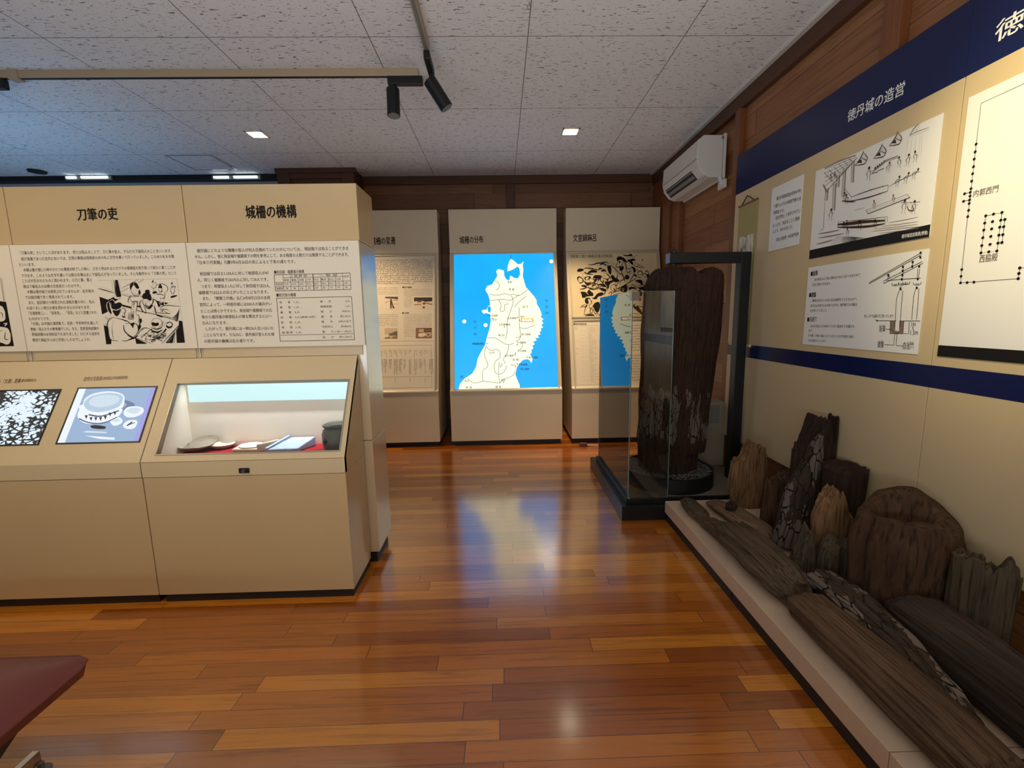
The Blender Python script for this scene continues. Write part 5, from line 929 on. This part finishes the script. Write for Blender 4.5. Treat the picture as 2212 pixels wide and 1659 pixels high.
M['w_crack'] = oldwood('cracked black timber', lin(36, 28, 22), lin(84, 66, 52), plate=(lin(112, 98, 90), 0.50, 0.9), cells=(36, 36, 13), mscale=8.0); M['w_charred'] = oldwood('charred beam', lin(44, 34, 28), lin(100, 80, 62), plate=(lin(134, 116, 100), 0.49, 0.8), cells=(44, 44, 11), mscale=11.0)
M['w_dark2'] = oldwood('dark squared wood', lin(40, 32, 26), lin(92, 74, 60), grain=(24, 24, 1.6)); M['w_green'] = oldwood('greenish grey stump', lin(54, 46, 34), lin(112, 96, 72)); M['w_black'] = oldwood('black timber', lin(16, 13, 12), lin(52, 42, 36)); M['w_pale'] = oldwood('pale driftwood', lin(104, 80, 62), lin(164, 132, 106), grain=(14, 14, 2))

def wood(name, mat, label, cat, base, tip, rx, ry, seed=0, prof=((0, 1), (1, 1)), off=None, top=None, bot=None, ex=2.0, rough=0.06, groove=0.05, kg=5.0, hint=None, n=96, m=56, sit=False, sec=None, rest=True, rest_z=0.1375):
    """a worn timber: rings along base-tip; prof scales the section, off(t) shifts it, top/bot(x,y) cut its ends"""
    base = Vector(base); tip = Vector(tip); z = (tip - base); Ln = z.length; z.normalize(); hint = Vector(hint) if hint else (Vector((0, 1, 0)) if abs(z.z) > 0.6 else Vector((0, 0, 1)))
    y = (hint - z * hint.dot(z)).normalized(); x = y.cross(z); R = Matrix((x, y, z)).transposed()
    def P(t):
        for (t0, a), (t1, b) in zip(prof, prof[1:]):
            if t <= t1: u = (t - t0) / max(1e-6, t1 - t0); u = u * u * (3 - 2 * u); return a + (b - a) * u
        return prof[-1][1]
    so = Vector((seed * 13.7, seed * 5.1, seed * 3.3)); top = top or (lambda u, v: 0.25 * rx * noise.noise(Vector((u * 9, v * 9, seed)))); bot = bot or (lambda u, v: 0.0)
    def rad(th, zz):
        c, s_ = math.cos(th), math.sin(th); k = 1.0 / (abs(c) ** ex + abs(s_) ** ex) ** (1.0 / ex)
        d = noise.noise(Vector((c * 1.3, s_ * 1.3, zz * 3.0)) + so) * rough * 2; g = noise.noise(Vector((c * kg, s_ * kg, zz * 0.9)) + so); g2 = noise.noise(Vector((c * kg * 2.6, s_ * kg * 2.6, zz * 2.0)) + so)
        g3 = noise.noise(Vector((c * 16, s_ * 16, zz * 7)) + so); f = k * (1 + d + groove * (g - 0.6 * abs(g2) + 0.32 * g3))
        return f * (sec(th, zz) if sec else 1.0)
    def XY(th, t, q=1.0):
        zz = t * Ln; f = rad(th, zz) * P(t) * q; o = off(t) if off else (0, 0); yy = ry * f * math.sin(th)
        return rx * f * math.cos(th) + o[0], yy + o[1] + (ry * P(t) if sit else 0)
    V = []; Fc = []
    for j in range(m + 1):
        t = j / m
        for i in range(n):
            th = 2 * math.pi * i / n; u, v = XY(th, t); zb = bot(u, v); zt = Ln + top(u, v); w_ = 0.004 * noise.noise(Vector((u * 60, v * 60, t * 9)) + so) if 0 < j < m else 0
            V.append(Vector((u, v, zb + (zt - zb) * t + w_)))
    for j in range(m): Fc += [[j * n + i, j * n + (i + 1) % n, (j + 1) * n + (i + 1) % n, (j + 1) * n + i] for i in range(n)]
    for end in (0, 1):
        prev = [(m * n if end else 0) + i for i in range(n)]
        for q in (0.94, 0.86, 0.76, 0.66, 0.56, 0.46, 0.36, 0.26, 0.16, 0.07):
            cur = []
            for i in range(n):
                u, v = XY(2 * math.pi * i / n, float(end), q); zz = (Ln + top(u, v)) if end else bot(u, v); cur.append(len(V)); V.append(Vector((u, v, zz)))
            Fc += [([prev[i], prev[(i + 1) % n], cur[(i + 1) % n], cur[i]] if end else [cur[i], cur[(i + 1) % n], prev[(i + 1) % n], prev[i]]) for i in range(n)]; prev = cur
        Fc.append(prev if end else prev[::-1])
    me = bpy.data.meshes.new(name); me.from_pydata([tuple(v) for v in V], [], Fc); me.materials.append(mat); me.polygons.foreach_set('use_smooth', [True] * len(me.polygons))
    try: me.set_sharp_from_angle(angle=math.radians(55))
    except Exception: pass
    o = bpy.data.objects.new(name, me); o.matrix_world = Matrix.Translation(base) @ R.to_4x4(); C.objects.link(o)
    if rest:
        lo = min((R @ v).z for v in V) + base.z; o.location.z += rest_z - lo
    ORG[o.name] = base
    return tag(o, label, cat)
def nz(u, v, s_, k=10): return noise.noise(Vector((u * k, v * k, s_)))

# the great upright pillar
def ptop(u, v):
    q = max(0.0, math.hypot(u, v * 0.6) - 0.165); rr = 0.085
    return -(rr - math.sqrt(max(0, rr * rr - min(q, rr) ** 2))) * 1.3 + 0.016 * nz(u, v, 1, 14) - 0.05 * math.exp(-((u - 0.03) ** 2) / 0.0012) * (1 if v < 0.1 else 0.3)
def ptop_old(u, v): return 0.025 * nz(u, v, 1, 14) - 0.05 * math.exp(-((u - 0.0) ** 2 + (v + 0.12) ** 2) / 0.008) - 1.2 * max(0, u - 0.15) ** 1.6 - 0.9 * max(0, -u - 0.17) ** 1.6
def psec(th, zz):
    f = 1.0
    if zz < 0.17 and math.cos(th) > 0.1: f -= 0.17 * min(1, math.cos(th) * 1.6)
    return f
wood('upright_timber', M['pillar'], 'huge dark upright timber pillar standing in the pebble tub', 'pillar', (1.228, 3.19, 0.205), (1.292, 3.20, 1.655), 0.268, 0.215, 2, ((0, 0.84), (0.1, 0.86), (0.2, 0.90), (0.45, 0.95), (0.75, 1.0), (0.95, 1.0), (1, 0.99)), top=ptop, rough=0.03, groove=0.055, kg=9, n=220, m=140, sec=psec, rest=False)

# low dais along the wall
DZ = 0.137
M['dais'] = laminate('dais laminate', lin(206, 178, 152), 0.4)
def dais(y0, y1, label):
    t = thing('display_dais', (1.4, (y0 + y1) / 2, 0), label, 'dais', 'low units of the dais along the sign wall')
    MB().box(1.058, 1.755, y0 + 0.0015, y1 - 0.0015, 0.060, DZ).build('deck', M['dais'], t, bevel=0.0015); MB().box(1.069, 1.75, y0 + 0.003, y1 - 0.003, 0, 0.060).build('plinth', M['kick'], t)
dais(1.94, 2.80, 'far unit of the low cream dais, beside the glass showcase plinth'); dais(1.066, 1.94, 'middle unit of the low cream dais, under the front pair of beams'); dais(0.20, 1.066, 'near unit of the low cream dais, at the bottom picture edge')

# lying timbers
wood('driftwood_log', M['w_grey'], 'long grey driftwood log with narrow head, along the front edge of the far dais', 'timber', (1.160, 2.72, DZ), (1.200, 1.69, DZ), 0.098, 0.078, 3, ((0, 0.34), (0.06, 0.46), (0.2, 0.5), (0.27, 0.36), (0.33, 0.5), (0.48, 0.68), (0.55, 0.98), (0.75, 1.02), (0.93, 0.92), (1, 0.72)), sit=True, off=lambda t: (-0.012 * math.sin(t * 6), 0), top=lambda u, v: 0.05 * nz(u, v, 5, 22) - 0.04 * max(0, (v - 0.08) * 8), bot=lambda u, v: 0.03 * nz(u, v, 2, 20), rough=0.09, groove=0.10, m=110)
wood('timber_beam', M['w_brown'], 'broad brown weathered beam along the front edge of the middle dais', 'timber', (1.190, 1.645, DZ), (1.200, 0.885, DZ), 0.084, 0.066, 5, ((0, 0.72), (0.05, 0.92), (0.3, 1.0), (0.7, 1.05), (0.92, 0.98), (1, 0.8)), sit=True, ex=2.8, top=lambda u, v: 0.05 * nz(u, v, 7, 20) - 0.25 * max(0, u), bot=lambda u, v: 0.025 * nz(u, v, 3, 18), rough=0.04, groove=0.11, kg=4.0, m=90, n=120)
wood('charred_beam', M['w_charred'], 'cracked charred beam with blocky plates, second from the dais front edge', 'timber', (1.345, 1.79, DZ), (1.330, 1.065, DZ), 0.066, 0.068, 8, ((0, 0.6), (0.06, 0.95), (0.3, 1.05), (0.6, 0.95), (0.85, 0.7), (0.97, 0.45), (1, 0.25)), sit=True, off=lambda t: (0.008 * math.sin(t * 5), 0), bot=lambda u, v: 0.03 * nz(u, v, 3, 18), rough=0.08, groove=0.10, kg=5, m=90, n=130)
wood('squared_timber', M['w_dark2'], 'thick dark squared timber with a scooped hollow, third from the dais front edge', 'timber', (1.490, 1.51, DZ), (1.465, 0.62, DZ), 0.086, 0.100, 9, ((0, 0.8), (0.06, 0.98), (0.5, 1.0), (1, 1.05)), sit=True, ex=3.6, bot=lambda u, v: 0.03 * nz(u, v, 3, 12) + 0.10 * max(0, u + 0.04), rough=0.03, groove=0.05, kg=4, m=90, n=120, sec=lambda th, zz: 1 - 0.35 * math.exp(-((zz - 0.36) / 0.10) ** 2) * math.exp(-((th - 1.25) / 0.34) ** 2))
wood('driftwood_plank', M['w_pale'], 'flat pale driftwood plank lying behind the narrow headed log', 'timber', (1.330, 2.745, DZ), (1.405, 2.20, DZ), 0.082, 0.034, 11, ((0, 0.25), (0.1, 0.7), (0.3, 1.0), (0.8, 1.0), (1, 0.6)), sit=True, rough=0.12, groove=0.06, top=lambda u, v: 0.04 * nz(u, v, 5, 22))
wood('wooden_lump', M['w_dark'], 'small dark round lump of wood on the pale driftwood plank', 'timber', (1.335, 2.50, DZ + 0.066), (1.338, 2.49, DZ + 0.112), 0.03, 0.028, 13, ((0, 0.9), (0.6, 1), (1, 0.7)), rough=0.14, groove=0.06, n=40, m=14, rest=False)
wood('timber_fragment', M['w_black'], 'black splintered timber end past the brown beam, at the bottom picture edge', 'timber', (1.335, 0.99, DZ), (1.30, 0.60, DZ), 0.045, 0.045, 14, ((0, 0.5), (0.2, 1), (1, 1)), sit=True, rough=0.12, groove=0.12)
wood('timber_fragment', M['w_brown'], 'brown timber piece behind the dark squared timber, at the right picture edge', 'timber', (1.685, 1.31, DZ), (1.675, 0.95, DZ), 0.045, 0.06, 15, ((0, 0.7), (0.2, 1), (1, 1)), sit=True, rough=0.08, groove=0.1)
# standing stumps
def up(name, mat, label, c, rx, ry, zt, seed, **k):
    lean = k.pop('lean', (0, 0)); return wood(name, mat, label, 'stump', (c[0], c[1], DZ - 0.004), (c[0] + lean[0], c[1] + lean[1], zt), rx, ry, seed, **k)
def spikes(*sp):
    return lambda u, v: sum(h * math.exp(-((u - x) / w_) ** 2) for x, w_, h in sp) + 0.02 * nz(u, v, 4, 45) + 0.012 * nz(u, v, 9, 110)
up('timber_stump', M['w_tan'], 'tan stump with jagged top, nearest the glass showcase', (1.545, 2.69), 0.12, 0.055, 0.42, 21, top=spikes((-0.005, 0.035, 0.12), (0.065, 0.018, 0.09), (-0.085, 0.02, 0.02), (0.02, 0.09, 0.02)), prof=((0, 0.85), (0.5, 1.05), (1, 0.95)), rough=0.07, groove=0.08, kg=4)
up('timber_stump', M['w_red'], 'low dark red stump beside the jagged tan stump', (1.555, 2.41), 0.085, 0.06, 0.40, 22, top=spikes((0.06, 0.05, 0.05)), prof=((0, 1), (1, 0.92)), rough=0.08, groove=0.05)
up('timber_stump', M['w_dark'], 'tallest dark stump with peaked splintered top, against the sign wall', (1.652, 2.29), 0.105, 0.080, 0.60, 23, top=spikes((0.022, 0.045, 0.17), (0.098, 0.014, 0.19), (-0.02, 0.07, 0.04), (0.068, 0.014, -0.02)), prof=((0, 0.95), (0.7, 1.0), (1, 0.96)), rough=0.05, groove=0.08, m=80)
up('timber_slab', M['w_crack'], 'pale cracked charred slab leaning on the tallest stump', (1.475, 2.14), 0.105, 0.05, 0.60, 24, lean=(0.085, 0.055), top=spikes((0.05, 0.05, 0.12), (-0.06, 0.06, -0.10)), prof=((0, 0.95), (0.4, 0.95), (0.75, 0.75), (1, 0.55)), rough=0.07, groove=0.12, kg=3.5, m=80)
up('timber_stump', M['w_dark'], 'dark flat topped stump against the wall, between tallest stump and hollow stump', (1.672, 2.085), 0.075, 0.10, 0.60, 25, top=lambda u, v: 0.02 * nz(u, v, 4, 30) - 0.5 * max(0, -u - 0.03) - 0.6 * max(0, -v - 0.085), prof=((0, 0.9), (1, 1)), rough=0.05, groove=0.06, ex=2.6)
up('timber_stump', M['w_tan'], 'small tan stump with chipped crown, before the dark flat topped stump', (1.532, 1.955), 0.094, 0.055, 0.45, 26, top=spikes((-0.005, 0.04, 0.09), (0.06, 0.03, -0.05), (-0.06, 0.02, 0.02)), prof=((0, 0.8), (0.5, 0.95), (0.8, 1), (1, 0.85)), rough=0.07, groove=0.05)
up('timber_stump', M['w_green'], 'small pointed grey stump behind the far end of the charred beam', (1.372, 1.90), 0.07, 0.05, 0.21, 27, top=spikes((0.008, 0.018, 0.135), (-0.022, 0.02, 0.06), (0.0, 0.05, 0.03)), prof=((0, 0.75), (0.25, 1.0), (0.7, 0.95), (1, 0.7)), rough=0.1, groove=0.1)
up('timber_stump', M['w_green'], 'small two lobed grey stump, between the pointed stump and the hollow stump', (1.490, 1.845), 0.090, 0.055, 0.315, 28, top=lambda u, v: 0.05 * math.exp(-((u + 0.03) / 0.035) ** 2 - ((v - 0.02) / 0.04) ** 2) + 0.02 * math.exp(-((u - 0.05) / 0.03) ** 2) - 5 * max(0, abs(u) - 0.055) ** 1.6 + 0.01 * nz(u, v, 3, 40), prof=((0, 0.8), (0.5, 1.05), (0.85, 1.05), (1, 0.9)), rough=0.06, groove=0.1, kg=3, sec=lambda th, zz: 1 - 0.28 * math.exp(-((th - 4.45) / 0.16) ** 2))
def hollow(u, v):   # u across the picture, v away from the visitor
    rim = 0.16 - 3.4 * (u * u) - 0.05 * max(0, u); r2 = ((u + 0.02) / 0.070) ** 2 + ((v + 0.005) / 0.050) ** 2
    return rim * (0.35 + 0.65 * min(1, max(0, (v + 0.13) / 0.22))) - 0.30 * math.exp(-r2 * r2) + 0.012 * nz(u, v, 3, 16)
up('hollow_stump', M['w_red'], 'big round reddish hollow stump with carved out crown', (1.570, 1.628), 0.172, 0.118, 0.475, 29, top=hollow, prof=((0, 0.84), (0.3, 0.95), (0.75, 1.03), (1, 0.93)), rough=0.05, groove=0.025, kg=2.5, n=120, m=60, hint=(0.6, 0.8, 0), lean=(0.008, 0.0), sec=lambda th, zz: 1 - 0.16 * math.exp(-((th - 3.75) / 0.16) ** 2) + (0.10 * math.exp(-((zz - 0.2) / 0.07) ** 2) * math.exp(-((th - 0.1) / 0.5) ** 2)))
up('timber_stump', M['w_green'], 'rough greenish grey stump with splintered top, right of the hollow stump', (1.636, 1.392), 0.085, 0.040, 0.465, 30, top=lambda u, v: (0.035 if u < 0.0 else 0.01) + 0.05 * math.exp(-((u - 0.055) / 0.018) ** 2) + 0.028 * nz(u, v, 3, 60) - 0.3 * max(0, u - 0.06), prof=((0, 0.95), (1, 1)), ex=2.8, rough=0.06, groove=0.07, hint=(0.80, 0.6, 0))
# ------------------------------------------------------------------ ceiling fittings
M['rail'] = plain('cream track rail', lin(176, 154, 126), 0.5)
t = thing('lighting_track', (-1.9, 3.205, ZC), 'long cream lighting track running left to right across the ceiling', 'track', 'ceiling lighting tracks'); MB().box(-5.0, -0.50, 3.188, 3.222, ZC - 0.045, ZC).build('rail', M['rail'], t, bevel=0.003); MB().box(-5.0, -0.52, 3.196, 3.214, ZC - 0.047, ZC - 0.044).build('slot', M['black_soft'], t)
MB().box(-3.08, -3.02, 3.180, 3.230, ZC - 0.056, ZC).build('joint', M['rail'], t)
t = thing('lighting_track', (-0.402, 1.5, ZC), 'cream lighting track running toward the camera, ending at the tilted spotlight', 'track', 'ceiling lighting tracks'); MB().box(-0.419, -0.385, -0.5, 2.94, ZC - 0.045, ZC).build('rail', M['rail'], t, bevel=0.003); MB().box(-0.411, -0.393, -0.5, 2.92, ZC - 0.047, ZC - 0.044).build('slot', M['grey_plastic'], t)
def cyl(p, d, L_, r, name, par):
    p = Vector(p); d = Vector(d).normalized(); b = MB(); b.tube(p, p + d * L_, r, n=32); o = b.build(name, M['black_soft'], par, smooth=True, bevel=0.004); b2 = MB(); b2.tube(p + d * (L_ - 0.002), p + d * (L_ + 0.001), r * 0.86, n=32); b2.build('lens', M['grey_plastic'], o); return o
zt = ZC - 0.046
t = thing('track_spotlight', (-0.56, 3.205, zt), 'black spotlight hanging straight down from the left to right track', 'spotlight', 'black track spotlights')
MB().box(-0.70, -0.475, 3.185, 3.225, zt - 0.05, zt).build('adapter', M['black_soft'], t, bevel=0.004); b = MB(); b.tube((-0.665, 3.205, zt - 0.08), (-0.665, 3.205, zt - 0.05), 0.016); b.build('joint', M['black_soft'], t, smooth=True); cyl((-0.67, 3.20, zt - 0.075), (0.02, -0.16, -1), 0.175, 0.041, 'lamp_head', t)
t = thing('track_spotlight', (-0.40, 2.95, zt), 'black spotlight tilted to the right at the end of the other track', 'spotlight', 'black track spotlights')
b = MB(); b.box(-0.42, -0.384, 2.90, 3.11, zt - 0.05, zt - 0.002); b.build('adapter', M['black_soft'], t, bevel=0.004); MB().tube((-0.40, 3.07, zt - 0.10), (-0.40, 3.07, zt - 0.045), 0.015).build('joint', M['black_soft'], t, smooth=True); cyl((-0.41, 3.05, zt - 0.095), (0.48, 0.05, -0.74), 0.185, 0.041, 'lamp_head', t)
p = onY(4, 163, 3.205); t = thing('track_spotlight', (p.x - 0.02, 3.205, zt), 'black spotlight adapter cut by the left picture edge', 'spotlight', 'black track spotlights'); MB().box(p.x - 0.20, p.x + 0.018, 3.185, 3.225, zt - 0.06, zt).build('adapter', M['black_soft'], t, bevel=0.004); cyl((p.x - 0.15, 3.20, zt - 0.07), (0, -0.1, -1), 0.175, 0.041, 'lamp_head', t)
M['lamp_on'] = emit('lit downlight', (1.0, 0.86, 0.62), 14.0); M['lamp_plate'] = emit('lit reflector', (1.0, 0.9, 0.66), 2.2); M['refl'] = plain('white reflector', lin(226, 214, 190), 0.3)
for (x, y), lab in (((0.644, 4.22), 'lit square downlight right of the ceiling spotlights'), ((-2.07, 4.226), 'lit square downlight on the left, above the partition')):
    t = thing('downlight', (x, y, ZC), lab, 'downlight', 'recessed square downlights'); h_ = 0.075; b = MB()
    b.box(x - h_, x + h_, y - h_, y - h_ + 0.012, ZC - 0.006, ZC); b.box(x - h_, x + h_, y + h_ - 0.012, y + h_, ZC - 0.006, ZC); b.box(x - h_, x - h_ + 0.012, y - h_, y + h_, ZC - 0.006, ZC); b.box(x + h_ - 0.012, x + h_, y - h_, y + h_, ZC - 0.006, ZC); b.build('frame', M['refl'], t)
    MB().box(x - h_ + 0.012, x + h_ - 0.012, y - h_ + 0.012, y + h_ - 0.012, ZC - 0.003, ZC - 0.0005).build('reflector', M['lamp_plate'], t)
    MB().lathe((x, y, ZC - 0.014), [(0.03, 0), (0.046, 0.004), (0.05, 0.011)], 28).build('bulb', M['lamp_on'], t, smooth=True)
# access hatch, vent disc, hook
c_ = [onz(x, y, ZC - 0.004) for x, y in ((355, 336), (455, 334.5), (515, 367), (423, 367))]; x0 = (c_[0].x + c_[3].x) / 2; x1 = (c_[1].x + c_[2].x) / 2; y0 = (c_[0].y + c_[1].y) / 2; y1 = (c_[2].y + c_[3].y) / 2
t = thing('access_hatch', ((x0 + x1) / 2, (y0 + y1) / 2, ZC), 'square ceiling access hatch with thin metal edge, above the partition', 'hatch'); b = MB(); pl = Plane((0, 0, ZC - 0.0005), (1, 0, 0), (0, -1, 0)); b.frame(pl, x0, x1, -y1, -y0, 0.012, 0, 0.006); b.build('frame', M['steel'], t); MB().box(x0 + 0.012, x1 - 0.012, y0 + 0.012, y1 - 0.012, ZC - 0.003, ZC - 0.0005).build('door', M['ceiling'], t)
p = onz(80, 369, ZC); t = MB(); t.lathe((p.x, p.y, ZC - 0.02), [(0.055, 0), (0.075, 0.004), (0.078, 0.02)], 36); tag(t.build('ceiling_vent', M['black_soft'], None, smooth=True, loc=(p.x, p.y, ZC - 0.02)), 'small round dark ceiling vent at upper left above the partition', 'vent')
p = onz(1143, 4, ZC); t = MB(); t.path([(p.x, p.y, ZC), (p.x, p.y, ZC - 0.012)] + [(p.x + 0.011 * math.sin(k * 0.7), p.y, ZC - 0.024 + 0.011 * math.cos(k * 0.7)) for k in range(9)], 0.0022); tag(t.build('ceiling_hook', M['grey_plastic'], None, smooth=True, loc=(p.x, p.y, ZC)), 'tiny metal hook in the ceiling at the top picture edge', 'hook')

# ------------------------------------------------------------------ bench in the near left corner
m = NT('burgundy leather'); v = m.coord('Object', (1, 1, 1)); n_ = m.noise(v, 180, 2); m.col(m.mix(m.noise(v, 6, 3), lin(104, 40, 36), lin(126, 58, 54))); m.set(rough=0.38, spec=0.5); m.bump(n_, 0.12, 0.001); M['leather'] = m.m
BX, BY, BZ = -1.205, 1.225, 0.42
t = thing('leather_bench', (-1.7, 0.9, 0), 'burgundy leather bench with chrome foot in the near left corner', 'bench')
b = MB(); n_, k_ = 40, 28; X0, X1, Y0, Y1 = -2.25, BX, 0.35, BY
vs = []; 
for j in range(k_ + 1):
    for i in range(n_ + 1):
        u = i / n_; w_ = j / k_; x = X0 + (X1 - X0) * u; y = Y0 + (Y1 - Y0) * w_; e = min(u * (X1 - X0), (1 - u) * (X1 - X0), w_ * (Y1 - Y0), (1 - w_) * (Y1 - Y0)); z = BZ - 0.030 * math.exp(-e / 0.045) + 0.004 * math.sin(u * 9) * min(1, e * 8)
        rc = 0.055; cx = max(0, x - (X1 - rc)); cy = max(0, y - (Y1 - rc)); 
        if cx > 0 and cy > 0 and math.hypot(cx, cy) > rc: q = rc / math.hypot(cx, cy); x = X1 - rc + cx * q; y = Y1 - rc + cy * q
        vs.append((x, y, z))
b.add(vs, [[j * (n_ + 1) + i, j * (n_ + 1) + i + 1, (j + 1) * (n_ + 1) + i + 1, (j + 1) * (n_ + 1) + i] for j in range(k_) for i in range(n_)])
b.hexa([(X0 + 0.02, Y0 + 0.02, BZ - 0.075), (X1 - 0.025, Y0 + 0.02, BZ - 0.075), (X1 - 0.025, Y1 - 0.025, BZ - 0.075), (X0 + 0.02, Y1 - 0.025, BZ - 0.075), (X0, Y0, BZ - 0.029), (X1 - 0.001, Y0, BZ - 0.029), (X1 - 0.016, Y1 - 0.016, BZ - 0.029), (X0, Y1 - 0.001, BZ - 0.029)])
b.build('seat', M['leather'], t, smooth=True)
MB().path([(X0, Y1 - 0.0, BZ - 0.031), (X1 - 0.055, Y1 - 0.0, BZ - 0.031), (X1 - 0.016, Y1 - 0.016, BZ - 0.031), (X1, Y1 - 0.055, BZ - 0.031), (X1, Y0, BZ - 0.031)], 0.0032).build('piping', M['leather'], t, smooth=True)
MB().box(X0 + 0.08, X1 - 0.06, Y0 + 0.06, Y1 - 0.07, BZ - 0.105, BZ - 0.075).build('frame', M['black'], t, bevel=0.006)
for x, sg in ((-1.445, 1), (-2.05, -1)):
    xa, xb = x - 0.03, x + 0.135 * sg; xl, xh = min(xa, xb), max(xa, xb); fl, fh = x - 0.025, x + 0.025
    MB().hexa([(fl, 0.80, 0.07), (fh, 0.80, 0.07), (fh, 0.98, 0.07), (fl, 0.98, 0.07), (xl, 0.62, BZ - 0.105), (xh, 0.62, BZ - 0.105), (xh, 1.15, BZ - 0.105), (xl, 1.15, BZ - 0.105)]).build('leg', M['black'], t, bevel=0.004)
    f_ = MB().box(x - 0.012, x + 0.012, 0.42, 1.235, 0.03, 0.07).build('foot_bar', M['steel'], t, bevel=0.004)
    for yy in (1.225, 0.45):
        b = MB(); b.lathe((x + 0.016, yy, 0.0), [(0.022, 0), (0.024, 0.008), (0.020, 0.014), (0.008, 0.016), (0.008, 0.035)], 24); b.build('glide', M['grey_plastic'], f_, smooth=True)

# ------------------------------------------------------------------ small things on the floor at the back
p = onz(1262, 964, 0.0); b = MB(); b.box(p.x - 0.05, p.x + 0.03, p.y - 0.02, p.y + 0.03, 0, 0.035); tag(b.build('plug_box', plain('brown plug', lin(96, 50, 34), 0.5), None, bevel=0.006, loc=(p.x, p.y, 0)), 'small brown plug box on the floor under the battle board', 'plug')
b = MB(); b.path([(p.x + 0.03, p.y, 0.012), (p.x + 0.10, p.y + 0.01, 0.006), (p.x + 0.18, p.y - 0.005, 0.006), (p.x + 0.26, p.y + 0.02, 0.006)], 0.006); tag(b.build('power_cord', M['white_plastic'], None, smooth=True, loc=(p.x + 0.1, p.y, 0)), 'short white cord beside the brown plug box on the floor', 'cord')
